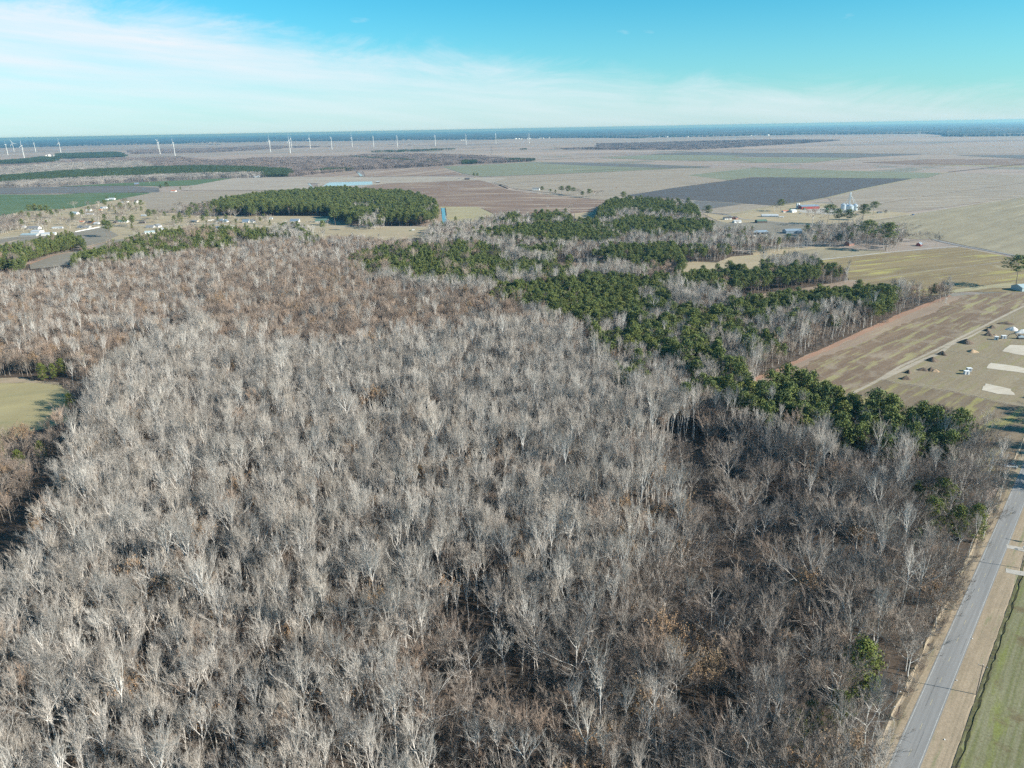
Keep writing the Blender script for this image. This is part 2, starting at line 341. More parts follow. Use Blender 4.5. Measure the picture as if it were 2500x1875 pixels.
# near woodland floor first (lowest sheets), then near fields, then far ones
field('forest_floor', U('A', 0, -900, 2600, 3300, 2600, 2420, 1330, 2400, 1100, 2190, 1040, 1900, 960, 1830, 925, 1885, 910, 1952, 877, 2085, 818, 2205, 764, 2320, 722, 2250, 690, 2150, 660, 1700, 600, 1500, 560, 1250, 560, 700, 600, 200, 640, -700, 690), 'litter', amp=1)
field('pasture', U('7', 0, -900, 400, 0, 372, 230, 372, 400, 385, 470, 440, 480, 560, 440, 640, 330, 680, 200, 700, 60, 745, 0, 790, -900, 1000), 'clearing', amp=1.5)
field('pasture_margin', U('7', 0, -900, 370, 0, 340, 140, 335, 230, 355, 400, 372, 400, 385, 230, 373, 0, 374, -900, 403), 'verge')
field('near_field', U('6', 0, 400, 1659, 470, 1400, 560, 1200, 640, 1000, 720, 790, 790, 655, 860, 650, 1100, 660, 1500, 1000, 1400, 2600, 200, 2400), 'near')
field('road_verge', U('6', 0, 0, 1900, 110, 1659, 240, 1390, 352, 1130, 452, 900, 570, 690, 665, 500, 745, 330, 860, 60, 900, -60, 1100, -60, 1000, 200, 900, 480, 860, 640, 790, 655, 720, 790, 640, 1000, 560, 1200, 470, 1400, 400, 1659, 330, 1900), 'verge')
field('brown_field', U('5', 0, 100, 716, 270, 664, 480, 560, 700, 468, 900, 374, 1280, 205, 1640, 74, 2350, 20, 2500, 60, 2500, 40, 2212, 150, 1940, 285, 1090, 712, 870, 830, 700, 900, 300, 860), 'brown2', amp=1)
field('field_margin', U('5', 0, 100, 716, 270, 664, 480, 560, 700, 468, 900, 374, 1280, 205, 1640, 74, 1740, 66, 1690, 105, 1500, 205, 1200, 318, 1000, 420, 760, 505, 600, 565, 380, 680, 200, 760), 'pinkish', amp=2)
field('red_grass_edge', U('5', 0, 80, 716, 270, 656, 480, 552, 700, 460, 900, 366, 1280, 196, 1640, 64, 1655, 74, 1300, 220, 920, 390, 720, 484, 500, 578, 290, 682, 130, 740), 'red', amp=.8)
field('weedy_field', U('5', 0, 870, 836, 1090, 716, 1190, 732, 1700, 815, 2000, 885, 2212, 925, 2700, 1020, 2500, 1500, 2000, 1500, 1500, 1100, 1000, 960), 'brown3', amp=.8)
field('building_lot', U('5', 0, 2212, 150, 2500, 30, 3100, 60, 2900, 1050, 2212, 925, 2000, 885, 1700, 815, 1190, 732, 1100, 712, 1940, 285), 'lot', amp=.8)
strip('farm_track', U('5', 0, 870, 832, 1060, 738, 1250, 620, 1500, 505, 1780, 365, 1940, 285, 2090, 210, 2212, 150, 2400, 60), 2.4, 'track')
strip('lot_track', U('5', 0, 1110, 715, 1230, 660, 1420, 570, 1560, 515, 1640, 450, 1800, 385, 1900, 330), [3.5, 3.5, 3.2, 3.8, 2.6, 2, 1.5], 'track')
for dy, wd in ((0, .55), (9, .55)):
    strip('wheel_track', U('5', 0, 1150, 716+dy, 1190, 730+dy, 1700, 812+dy, 2000, 880+dy, 2212, 918+dy, 2500, 965+dy), wd, 'track')
strip('wheel_track', U('5', 0, 1230, 740, 1500, 765, 1740, 800), .5, 'track')
strip('wheel_track', U('5', 0, 1500, 620, 1690, 670, 1940, 715), .5, 'track')
strip('wheel_track', U('5', 0, 1630, 492, 1760, 520, 2000, 560), .6, 'track')
field('sand_pad', U('5', 0, 2105, 450, 2400, 462, 2400, 565, 2212, 532, 2040, 500), 'sand', amp=.6)
field('sand_pad', U('5', 0, 1955, 590, 2060, 602, 2400, 660, 2400, 705, 2212, 668, 1920, 630), 'sand', amp=.8)
field('sand_pad', U('5', 0, 1915, 748, 2110, 792, 2140, 840, 2010, 830, 1885, 800), 'sand', amp=.9)
# middle distance, right
field('hollow_pasture', U('3', 0, 1610, 1200, 1900, 1215, 2020, 1165, 2212, 1150)+U('4', 0, 160, 980, 400, 965, 760, 960, 900, 1000, 600, 1070, 700, 1090, 450, 1110, 250, 1140, 0, 1120)+U('3', 0, 2212, 1290, 1600, 1310), 'lawn')
field('grey_field', U('4', 0, 330, 1030, 560, 985, 760, 962, 1000, 985, 1180, 990, 1130, 1008, 900, 1030, 610, 1066, 480, 1060), 'olive')
field('striped_field', U('4', 0, 560, 1075, 1130, 1012, 1730, 965, 2212, 1058, 2900, 1190, 2700, 1400, 2212, 1300, 1690, 1300, 1640, 1320, 1200, 1340, 700, 1380, 300, 1345, 330, 1312, 620, 1265, 900, 1215, 860, 1130), 'streaky')
field('strip_field', U('j', 0, 1340, 445, 1550, 405, 1850, 362, 2212, 318)+U('4', 0, 330, 1305, 620, 1262, 900, 1212, 1000, 1215, 700, 1380, 400, 1400)+U('j', 0, 2212, 420, 1700, 470, 1400, 480), 'pinkish')
field('grass_strip', U('4', 0, 1650, 1300, 1700, 1280, 2060, 1235, 2212, 1240, 2500, 1260, 2500, 1290, 2212, 1275, 1990, 1268, 1700, 1306), 'yellow')
strip('field_ditch', U('4', 0, 900, 1220, 1100, 1200, 1300, 1170, 1600, 1130, 1900, 1095, 2212, 1050), 2.2, 'greytan')
strip('farm_lane', U('4', 0, 560, 1072, 760, 1050, 1130, 1010, 1500, 975, 1720, 958), 4.5, 'paletrack')
strip('far_road', U('4', 0, 1500, 893, 1600, 925, 1760, 958, 2000, 1000, 2212, 1040, 2600, 1110), 6.5, M_ASPH)
field('olive_field', U('4', 0, 1000, 778, 1200, 750, 1340, 724, 2212, 588, 2900, 480, 2900, 1170, 2212, 1036, 2000, 996, 1760, 950, 1560, 905, 1400, 905, 1200, 880), 'olive')
field('stubble_field', U('4', 0, 740, 598, 1000, 525, 1370, 452, 1500, 444, 1640, 402, 2212, 425, 2900, 440, 2900, 478, 2212, 584, 1200, 718, 960, 760, 850, 700), 'greytan')
field('ploughed_field', U('3', 0, 1140, 645, 1500, 590, 2180, 497)+U('4', 0, 160, 441, 800, 446, 1370, 451, 1000, 526, 740, 590, 390, 655, 180, 640, 0, 632)+U('3', 0, 1600, 680, 1240, 663), 'slate')
field('grey_soil_field', U('3', 0, 1230, 670, 1560, 686, 2000, 708, 2140, 716, 1960, 742, 1760, 775, 1550, 790, 1200, 720), 'slate2')
field('stubble_field', U('3', 0, 2140, 718, 2300, 735)+U('4', 0, 330, 655, 200, 690, 0, 722)+U('3', 0, 1960, 803, 1800, 790, 1770, 775), 'greytan')
field('farmyard', U('4', 0, 0, 730, 330, 660, 560, 630, 760, 640, 900, 690, 1180, 695, 1400, 712, 1330, 726, 1000, 778, 900, 800, 560, 800, 300, 775, 0, 790)+U('3', 0, 1900, 860, 1780, 800, 1850, 800), 'lawn')
field('grey_field', U('4', 0, 0, 785, 300, 772, 560, 795, 640, 870, 560, 900, 300, 900, 0, 900)+U('3', 0, 1900, 900, 1880, 860, 2000, 880), 'villfield')
strip('farm_track', U('3', 0, 1050, 655, 1250, 628, 1500, 588, 1800, 546, 2190, 493), 6, 'track')
strip('farm_track', U('3', 0, 1150, 660, 1560, 684, 2140, 717)+U('4', 0, 60, 635, 300, 655), 4, 'track')
strip('farm_track', U('4', 0, 0, 722, 330, 655, 560, 625, 740, 592, 1000, 528, 1370, 453, 1640, 402), 7, 'yellow')
strip('farm_track', U('4', 0, 990, 775, 1340, 722, 2212, 585, 2700, 505), 6, 'track')
strip('road', U('3', 0, 500, 628, 860, 680, 1150, 700, 1550, 760, 1960, 808)+U('4', 0, 100, 755, 400, 780, 620, 800), 6, M_ASPH)
field('yard_gravel', U('4', 0, 500, 690, 700, 670, 860, 680, 960, 700, 760, 720, 560, 705), 'paletrack')
# middle distance, centre
field('brown_striped_field', U('2', 0, 1180, 545, 1600, 520, 1960, 505, 2212, 600)+U('3', 0, 280, 620, 860, 682, 980, 690, 890, 780, 640, 800, 330, 850, 0, 860)+U('2', 0, 2090, 800, 1960, 745, 1620, 742, 1500, 800, 900, 760, 700, 650, 600, 600, 900, 575), 'brown')
field('weedy_patch', U('2', 0, 1640, 742, 1960, 745, 2100, 810, 2100, 900, 1900, 950, 1700, 930), 'yellow')
field('yard_grass', U('3', 0, 700, 800, 900, 780, 950, 860, 880, 900, 700, 870), 'lawn')
field('grey_green_field', U('2', 0, 1660, 404, 1900, 392, 2212, 378)+U('3', 0, 360, 364, 1130, 378, 1850, 405, 1400, 428, 700, 460, 0, 486)+U('2', 0, 1990, 490, 1830, 462), 'greygreen')
field('dark_strip_field', U('3', 0, 300, 372, 700, 368, 1130, 380, 1850, 406, 1500, 418, 900, 400), 'slate2')
field('stubble_field', U('3', 0, 0, 490, 700, 464, 1400, 430, 2140, 408, 2170, 497, 1500, 588, 1050, 655, 990, 690, 860, 680, 500, 624, 180, 588, 0, 530), 'greytan')
field('winter_crop_field', U('3', 0, 1650, 478, 2212, 415)+U('4', 0, 160, 365, 700, 385, 1600, 408, 1500, 442, 1370, 450, 160, 439, 0, 462), 'greygreen')
field('winter_crop_field', U('3', 0, 900, 330, 1380, 303, 2212, 312)+U('4', 0, 0, 290, 980, 292, 590, 330, 0, 330)+U('3', 0, 2212, 358, 1500, 352), 'greygreen')
field('dark_soil_field', U('3', 0, 1350, 302, 1680, 284, 2212, 287)+U('4', 0, 0, 258, 700, 262, 1450, 268, 980, 291, 0, 284)+U('3', 0, 2212, 309), 'slate2')
field('brown_strip_field', U('4', 0, 1000, 327, 1500, 305, 2212, 300, 2700, 300, 2700, 350, 2212, 356, 1500, 348), 'brown')
field('tan_strip_field', U('4', 0, 1300, 345, 2212, 352, 2700, 352, 2700, 365, 2212, 364), 'yellow')
field('dark_strip_field', U('4', 0, 1700, 275, 2212, 272, 2700, 272, 2700, 300, 2212, 300), 'slate2')
for q in (((0, 490, 700, 464, 1400, 430, 2150, 406)), ):
    strip('field_edge', U('3', 0, *q), 5, 'tan')
strip('farm_track', U('2', 0, 1635, 405, 1830, 470, 2000, 505, 2212, 590)+U('3', 0, 60, 560, 280, 600, 500, 628), 6, 'tan')
strip('farm_track', U('2', 0, 1985, 500, 2212, 572)+U('3', 0, 60, 552, 230, 600), 5, 'tan')
field('striped_plots', U('2', 0, 985, 440, 1640, 404, 1830, 474, 1010, 490), 'stripe')
field('striped_plots', U('2', 0, 440, 490, 560, 462, 930, 440, 965, 489, 880, 491), 'stripe')
field('smooth_stubble', U('2', 0, 600, 552, 960, 492, 1500, 488, 2212, 500)+U('3', 0, 0, 545)+U('2', 0, 1960, 520, 1180, 548, 900, 590, 620, 600), 'tan')
field('pale_field', U('1', 0, 1970, 502, 2212, 498)+U('2', 0, 100, 493, 880, 490, 960, 493, 640, 548, 520, 545, 590, 603, 0, 603)+U('1', 0, 1530, 605, 1600, 565), 'tan')
field('pale_field', U('1', 0, 1270, 622, 2212, 606)+U('2', 0, 560, 608, 640, 640, 0, 680)+U('1', 0, 1900, 700, 1700, 760, 1500, 790, 1230, 780, 1230, 720, 1000, 684), 'greytan')
field('green_field', U('1', 0, -700, 640, 490, 640, 720, 626, 1290, 626, 1000, 682, 620, 757, 480, 770, 300, 790, 150, 790, 0, 850, -700, 930), 'green')
field('grey_brown_field', U('1', 0, -700, 596, 560, 574, 1080, 568, 1340, 583, 1345, 622, 700, 628, 0, 634, -700, 638), 'slate2')
field('green_strip', U('1', 0, 480, 573, 1000, 545, 1970, 500, 1640, 562, 1400, 572, 1080, 565), 'green')
# village ground, left
field('village_grass', U('1', 0, -700, 900, 0, 850, 150, 790, 620, 757, 1000, 684, 1230, 700, 1240, 785, 1500, 800, 1850, 820)+U('2', 0, 0, 822, 800, 825, 880, 910, 1540, 912, 1620, 905, 1600, 960, 1480, 1010, 1200, 1030, 560, 1060, 0, 1000)+U('1', 0, 1900, 960, 1400, 960, 1050, 1020, 700, 1040, 0, 1100, -700, 1200), 'lawn')
field('village_field', U('a', 0, -400, 870, 0, 820, 370, 690, 820, 620, 1240, 590, 1700, 510, 1950, 640, 1800, 700, 1900, 700, 1500, 800, 1370, 850, 900, 1000, -400, 1200), 'villfield')
field('village_field', U('a', 0, 1370, 870, 1500, 830, 1900, 710, 2212, 690)+U('b', 0, 300, 660, 200, 800)+U('a', 0, 1900, 900, 1100, 1130, 500, 1200, 480, 1110, 860, 960), 'villfield')
strip('red_bank', U('a', 0, 470, 1115, 640, 1050, 860, 970, 1120, 920, 1350, 855), 5, 'red')
strip('dirt_track', U('a', 0, 1350, 850, 1500, 805, 1750, 740, 1900, 690, 2212, 660)+U('b', 0, 200, 670, 420, 630), 3.5, 'lawn')
field('dark_field_strip', U('a', 0, -300, 770, 0, 705, 300, 660, 700, 650, 370, 690, 0, 780, -300, 850), 'villfield')
strip('village_road', U('a', 0, -100, 700, 340, 655, 900, 600, 1230, 590, 1700, 500, 2000, 470, 2212, 480)+U('b', 0, 160, 480, 420, 500, 800, 470, 1100, 440, 1300, 450, 1800, 485, 2212, 500)+U('c', 0, 0, 345, 500, 350, 1000, 344, 1780, 348), 6, 'paletrack')
strip('village_street', U('a', 0, 900, 480, 1300, 420, 1750, 370, 2050, 330)+U('b', 0, 0, 320, 200, 290), 4.5, 'lawn')
strip('driveway', U('b', 0, 1400, 420, 1700, 430, 2212, 400)+U('c', 0, 150, 290, 500, 285, 760, 300), 4, 'lawn')
for q in (('4', 0, 258, 1450, 268), ('4', 590, 330, 1450, 292, 2300, 285), ('4', 1000, 327, 2300, 358), ('4', 0, 370, 470, 376, 1000, 352), ('4', 830, 165, 1100, 200, 2300, 215), ('4', 200, 238, 1100, 222, 2300, 240), ('3', 360, 362, 900, 346, 2212, 362), ('3', 1000, 300, 1700, 283), ('4', 1640, 402, 2300, 330), ('4', 1100, 640, 1600, 560, 2300, 470), ('2', 1640, 404, 2212, 372), ('3', 700, 440, 1850, 405), ('3', 0, 560, 500, 520, 1100, 500)):
    strip('field_edge', U(q[0], 0, *q[1:]), 7, ('litter', 'tan', 'slate2')[len(q) % 3 if len(q) != 5 else 0])
# far left plains between the woods
field('far_pale_field', U('3', 0, 0, 230, 500, 265, 1200, 275, 2212, 240)+U('4', 0, 830, 165, 1500, 180, 2212, 190, 2700, 200, 2700, 265, 1450, 265, 700, 260, 0, 255)+U('3', 0, 1680, 282, 900, 325, 360, 350, 0, 310), 'plain_')

# ------------------------------------------------------------------ water
strip('ditch_bank', U('2', 0, 1622, 745, 1640, 900, 1650, 960), 11, 'pinkish')
o = field('ditch', U('2', 0, 1650, 756, 1678, 756, 1700, 905, 1664, 905), M_WATER, amp=.4)
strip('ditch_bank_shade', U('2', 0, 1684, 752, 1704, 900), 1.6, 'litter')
field('canal', U('2', 0, 524, 549, 541, 549, 604, 618, 590, 620), M_WATER, amp=.5)
field('canal', U('2', 0, 928, 446, 944, 446, 990, 483, 966, 487), M_WATER, amp=.5)
field('pond_bank', U('2', 0, 660, 548, 690, 536, 1080, 527, 1086, 562, 850, 576, 640, 578), 'tan', amp=1)
POND = plain('pond_water', (.20, .30, .36), .12, .5, var=.15, scale=.02)
field('pond', U('2', 0, 690, 544, 720, 539, 1066, 531, 1070, 557, 850, 568, 656, 571), POND, amp=1)

# ------------------------------------------------------------------ the paved road
RA = at('6', 237, 1659); RB = at('6', 600, 840); RC = at('6', 790, 372)
rdir = Vector((RC[0]-RA[0], RC[1]-RA[1])).normalized()
rn = Vector((-rdir.y, rdir.x))
LE = [at('6', *p) for p in ((140, 1659), (340, 1200), (470, 920), (620, 590), (730, 350))]
RE = [at('6', *p) for p in ((315, 1659), (475, 1200), (590, 920), (722, 590), (830, 350))]
CL = [((a[0]+b[0])/2, (a[1]+b[1])/2) for a, b in zip(LE, RE)]
c0, c1 = Vector(CL[0]), Vector(CL[-1]); rdir = (c1-c0).normalized(); rn = Vector((-rdir.y, rdir.x)); RW = 6.1
def rp(t, s): p = c0+rdir*t+rn*s; return (p.x, p.y)
zr = 0.30
def road_sheet(name, s0, s1, t0, t1, z, mat, parent=None, seg=1):
    v = []; f = []
    for i in range(seg+1):
        t = t0+(t1-t0)*i/seg; a = rp(t, s0); b = rp(t, s1); v += [(b[0], b[1], z), (a[0], a[1], z)]
    for i in range(seg): f.append((2*i, 2*i+1, 2*i+3, 2*i+2))
    return ob(name, me(name, v, f, mat), parent)
road = road_sheet('road', -RW/2-.35, RW/2+.35, -160, 1500, zr, M_ASPH, seg=20); tag(road, kind='structure')
road_sheet('edge_line', -RW/2, -RW/2+.12, -160, 700, zr+.006, M_PAINT, road, 10)
road_sheet('edge_line', RW/2-.12, RW/2, -160, 700, zr+.006, M_PAINT, road, 10)
dm = None
for k in range(24):
    t = -18+k*12.2
    if dm is None: dm = me('centre_dash', [(-1.5, -.055, 0), (1.5, -.055, 0), (1.5, .055, 0), (-1.5, .055, 0)], [(0, 1, 2, 3)], M_YEL)
    d = ob('centre_dash', dm, road); p = rp(t, 0); d.location = (p[0], p[1], zr+.006); d.rotation_euler = (0, 0, math.atan2(rdir.y, rdir.x))
M_TAR = plain('tar_patch', (.13, .13, .128), .8)
for k, (t_, s_, l_, w_) in enumerate(((28, .9, 16, .12), (60, -2.2, 10, .1), (5, -1.1, 12, .1), (88, 1.4, 9, .1), (110, -.8, 20, .12))):
    road_sheet('tar_seam', s_-w_/2, s_+w_/2, t_, t_+l_, zr+.003, M_TAR, road, 1)
def bank(name, s0, s1, t0, t1, prof, mat, seg=110, jit=.4):
    r = random.Random(5); v = []; f = []; k = len(prof)
    for i in range(seg+1):
        t = t0+(t1-t0)*i/seg
        for q, (u, z) in enumerate(prof):
            p = rp(t, s0+(s1-s0)*u+(r.uniform(-jit, jit) if 0 < q < k-1 else 0)); v.append((p[0], p[1], z+(r.uniform(-.06, .06) if 0 < q < k-1 else 0)))
    for i in range(seg):
        for q in range(k-1): a = i*k+q; f.append((a, a+1, a+k+1, a+k))
    o = ob(name, me(name, v, f, mat)); return tag(o, kind='structure')
# raised verges: the road lies on a low bank between two drains
bank('verge_bank', RW/2+.3, RW/2+5.5, -160, 400, [(0, zr-.03), (.35, .28), (.6, .05), (.72, .04), (.85, .35), (1, .05)], MF['verge'])
bank('verge_bank', -RW/2-.3, -RW/2-7, -160, 165, [(0, zr-.03), (.4, .28), (.9, .2), (1, .03)], MF['verge'])
bank('field_drain', -RW/2-6.8, -RW/2-8.6, -160, 165, [(0, .25), (.25, .12), (.5, .035), (.75, .3), (1, .02)], MF['drain'])

# ------------------------------------------------------------------ air
def haze():
    b = B(); R_ = 61000; b.box(-R_, R_, -R_, R_, -1.0, H+7)
    m = bpy.data.materials.new('haze'); m.use_nodes = True; nt = m.node_tree; nt.nodes.clear()
    o = nt.nodes.new('ShaderNodeOutputMaterial'); v = nt.nodes.new('ShaderNodeVolumePrincipled')
    v.inputs['Color'].default_value = (0.34, 0.68, 1.0, 1); v.inputs['Absorption Color'].default_value = (0.35, 0.75, 1, 1); v.inputs['Density'].default_value = HAZE
    v.inputs['Anisotropy'].default_value = 0.45
    nt.links.new(v.outputs[0], o.inputs['Volume'])
    x = b.ob('haze', m); return tag(x, kind='stuff')
HAZE = 6.0e-5
haze()

# ------------------------------------------------------------------ tree kinds
M_GREY = tree_mat('pale_grey_bark', [(.60, .56, .505), (.68, .64, .585), (.52, .48, .43), (.62, .57, .50)])
M_GTWIG = tree_mat('grey_twigs', [(.37, .335, .295), (.43, .395, .35), (.33, .295, .255), (.39, .34, .285)])
M_BROWNB = tree_mat('brown_grey_bark', [(.34, .295, .245), (.44, .39, .335), (.28, .235, .19)])
M_BTWIG = tree_mat('brown_twigs', [(.31, .245, .195), (.35, .285, .23), (.28, .215, .17), (.36, .26, .19)])
M_RTWIG = tree_mat('scrub_twigs', [(.24, .20, .165), (.32, .28, .24), (.19, .155, .13), (.27, .205, .16)])
M_DEADL = tree_mat('dead_leaves', [(.34, .215, .12), (.38, .25, .14), (.27, .19, .11)])
M_PBARK = tree_mat('pine_bark', [(.22, .16, .12), (.26, .20, .155)])
M_PINE = tree_mat('pine_needles', [(.120, .150, .048), (.150, .175, .052), (.105, .135, .050), (.175, .185, .052)])
M_PINEY = tree_mat('bright_needles', [(.115, .14, .035), (.14, .16, .04)])

def bare(seed, Ht, fork=.5, spread=1.0, n1=8, r0=.2, up=.14, leaf=0, dense=1.0, tw=.03, lr=.42):
    R = random.Random(seed); T = B(); C = B()
    def rv(): return Vector((R.gauss(0, 1), R.gauss(0, 1), R.gauss(0, 1)))
    tp = [Vector((0, 0, -.3))]; d = Vector((R.uniform(-.05, .05), R.uniform(-.05, .05), 1)).normalized(); n = 7; L = Ht*.86/n; rad = [r0*1.25]
    for i in range(n):
        d = (d+rv()*.05+Vector((0, 0, .08))).normalized(); tp.append(tp[-1]+d*L); rad.append(r0*(1-.82*(i+1)/n))
    T.tube(tp, rad, 6)
    def pos(z):
        t = max(0, min(.999, z/(Ht*.86)))*n; i = int(t); return tp[i].lerp(tp[i+1], t-i)
    def twig(p, d, l):
        q = p+(d+Vector((0, 0, up*1.6))).normalized()*l; C.spike(p, q, tw, 1)
        if leaf:
            for _ in range(leaf):
                c = p.lerp(q, R.random())+rv()*.22; a = rv().normalized()*.17; b = rv().normalized()*.17; k = len(C.v)
                C.v += [tuple(c-a), tuple(c+b), tuple(c+a), tuple(c-b)]; C.f.append((k, k+1, k+2, k+3)); C.m.append(2)
    def br(p, d, l, r, lev):
        if lev == 3:
            m = p+d*l*.55; e = m+(d+rv()*.22+Vector((0, 0, up))).normalized()*l*.45
            C.tube([p, m], [r, r*.6], 3, 1); C.spike(m, e, r*.55, 1)
            for _ in range(max(2, int(4*dense))):
                t = R.uniform(.25, 1); twig(p.lerp(m, t), (d+rv()*.33).normalized(), l*R.uniform(.5, .9))
            return
        n = 4 if lev == 1 else 3; pts = [p]; rr = [r]; s = l/n
        for i in range(n):
            d = (d+rv()*(.13 if lev == 1 else .16)+Vector((0, 0, up))).normalized(); pts.append(pts[-1]+d*s); rr.append(r*(1-.75*(i+1)/n))
            k = int((1.7 if lev == 1 else 1.6)*dense+R.random()) if i or lev == 2 else int(R.random()*1.4)
            for _ in range(k):
                dd = (d+rv()*.38+Vector((0, 0, .08))).normalized(); t = R.random(); pp = pts[-2].lerp(pts[-1], t)
                br(pp, dd, l*R.uniform(.42, .62), max(.032 if lev == 1 else .024, rr[-1]*.66), lev+1)
        C.tube(pts, rr, 4 if lev == 1 else 3, 0)
        br(pts[-1], d, l*.4, max(.025, rr[-1]), 3)
    for i in range(n1):
        t = (i+R.random()*.8)/n1; z = Ht*(fork+(.84-fork)*t); az = i*2.4+R.uniform(-.5, .5)
        tilt = (1.0-.45*t)*.78*spread; d = Vector((math.cos(az)*math.sin(tilt), math.sin(az)*math.sin(tilt), math.cos(tilt)))
        br(pos(z), d, (Ht-z)*R.uniform(.72, .95)*(1 if spread < 1.1 else 1.12), r0*lr*(1-.4*t), 1)
    br(tp[-1], d.lerp(Vector((0, 0, 1)), .8).normalized(), Ht*.16, r0*.2, 2)
    return T, C
def tri_cloud(C, R, c, rx, rz, n, size, mi=0):
    for _ in range(n):
        u = Vector((R.gauss(0, 1), R.gauss(0, 1), R.gauss(0, 1))).normalized()
        rr = R.uniform(.55, 1.0); p = c+Vector((u.x*rx, u.y*rx, u.z*rz))*rr
        w = (u+Vector((R.gauss(0, .45), R.gauss(0, .45), R.gauss(0, .45)))).normalized()
        a = w.orthogonal().normalized(); b = w.cross(a); an = R.uniform(0, 6.28); s = size*R.uniform(.6, 1.25); k = len(C.v)
        for q in (0, 2.1, 4.2): C.v.append(tuple(p+(a*math.cos(an+q)+b*math.sin(an+q))*s))
        C.f.append((k, k+1, k+2)); C.m.append(mi)
def pine(seed, Ht, base=.5, width=1.0, nb=28, dens=30, size=.44, flat=.6, r0=.2):
    R = random.Random(seed); T = B(); C = B(); tp = [Vector((0, 0, -.3))]; n = 6; x = Vector((R.uniform(-.04, .04), R.uniform(-.04, .04), 1))
    for i in range(n): tp.append(tp[-1]+(x+Vector((R.gauss(0, .02), R.gauss(0, .02), 0)))*Ht*.97/n)
    T.tube(tp, [r0*(1-.85*i/n) for i in range(n+1)], 6)
    for i in range(nb):
        t = (i+R.random())/nb; z = Ht*(base+(1-base)*t*.97); k = z/(Ht*.97)*n; j = min(n-1, int(k)); p = tp[j].lerp(tp[j+1], min(1, k-j))
        prof = (1-.75*max(0, t-.35)/.65) * (.55+.45*min(1, t/.25)); L = Ht*.16*width*prof*R.uniform(.7, 1.15); az = i*2.4+R.uniform(-.6, .6)
        d = Vector((math.cos(az), math.sin(az), .10+.55*t)).normalized(); e = p+d*L
        C.tube([p, e], [.07, .03], 3, 1)
        for q in range(2):
            c = p.lerp(e, .55+.45*q)+Vector((R.gauss(0, .3), R.gauss(0, .3), R.gauss(0, .2)+.15)); s = Ht*.060*R.uniform(.75, 1.2)*(.75+.35*q)*width
            tri_cloud(C, R, c, s, s*flat, int(dens*(.6+.4*q)), size)
    tri_cloud(C, R, tp[-1]+Vector((0, 0, .2)), Ht*.05*width, Ht*.045, dens, size)
    return T, C
def shrub(seed, Ht, n=26, tw=.028, wide=.55):
    R = random.Random(seed); T = B(); C = B()
    for i in range(6):
        az = R.uniform(0, 6.28); T.spike((0, 0, -.2), (math.cos(az)*Ht*.3, math.sin(az)*Ht*.3, Ht*.7), .06)
    for i in range(n):
        az = R.uniform(0, 6.28); tl = R.uniform(.1, .9); d = Vector((math.cos(az)*math.sin(tl), math.sin(az)*math.sin(tl), math.cos(tl)))
        p = d*Ht*R.uniform(.15, .5)+Vector((R.gauss(0, .3), R.gauss(0, .3), 0)); e = p+(d+Vector((R.gauss(0, .4), R.gauss(0, .4), .2))).normalized()*Ht*wide
        C.spike(p, e, .04, 1)
        for _ in range(14):
            s = p.lerp(e, R.random()); C.spike(s, s+(d+Vector((R.gauss(0, .8), R.gauss(0, .8), R.gauss(.1, .6)))).normalized()*Ht*R.uniform(.15, .32), tw, 1)
    return T, C

KINDS = {}
def kind(name, gens, tm, cm):
    KINDS[name] = [(t.mesh('trunk', tm), c.mesh('crown', cm)) for t, c in gens]
kind('gum', [bare(100+i, 24+R_, fork=fk, spread=sp, n1=n1, r0=.22, up=.17, dense=dn, tw=.026, lr=.56) for i, (R_, fk, sp, n1, dn) in enumerate(
    [(1, .58, .46, 7, .92), (0, .62, .42, 6, .9), (2, .50, .62, 8, .92), (-1, .66, .44, 6, .9), (0, .56, .78, 8, .9), (1, .60, .50, 7, .9), (-2, .52, .54, 7, .92), (2.5, .64, .60, 6, .88), (0, .54, .46, 7, .95), (-3, .48, .48, 7, .88)])], M_GREY, [M_GREY, M_GTWIG])
kind('slim', [bare(200+i, 17+R_, fork=.38, spread=.62, n1=9, r0=.13, dense=1.0, tw=.03) for i, R_ in enumerate((0, 1, -1, 2))], M_BROWNB, [M_BROWNB, M_BTWIG])
kind('oak', [bare(300+i, 19+R_, fork=.3, spread=1.22, n1=10, r0=.27, up=.1, dense=1.15, tw=.034) for i, R_ in enumerate((0, 1.5, -1, .5))], M_GREY, [M_GREY, M_RTWIG])
kind('scrub', [bare(400+i, 11+R_, fork=.22, spread=1.1, n1=9, r0=.12, dense=1.0, tw=.03) for i, R_ in enumerate((0, 1, -1))], M_BROWNB, [M_BROWNB, M_RTWIG])
kind('leafy', [bare(500+i, 15+R_, fork=.3, spread=.95, n1=8, r0=.16, dense=.85, tw=.028, leaf=2) for i, R_ in enumerate((0, 2, -1))], M_BROWNB, [M_BROWNB, M_BTWIG, M_DEADL])
kind('shrub', [shrub(600+i, 4.2+i*.5) for i in range(3)], M_BROWNB, [M_BROWNB, M_RTWIG])
kind('pine', [pine(700+i, 21+R_, base=bs, width=w, nb=nb) for i, (R_, bs, w, nb) in enumerate([(2, .5, 1.2, 28), (4, .54, 1.25, 28), (0, .42, 1.15, 30), (3, .56, 1.35, 26), (2, .48, 1.1, 28)])], M_PBARK, [M_PINE, M_PBARK])
kind('young', [pine(800+i, 14+R_, base=.28, width=1.05, nb=20, dens=22, size=.34, flat=.8, r0=.12) for i, R_ in enumerate((0, 1, -1, .5))], M_PBARK, [M_PINE, M_PBARK])
kind('bright', [pine(900+i, 13+R_, base=.12, width=1.25, nb=34, dens=70, size=.2, flat=.85, r0=.16) for i, R_ in enumerate((0, 2))], M_PBARK, [M_PINEY, M_PBARK])
KN = list(KINDS)

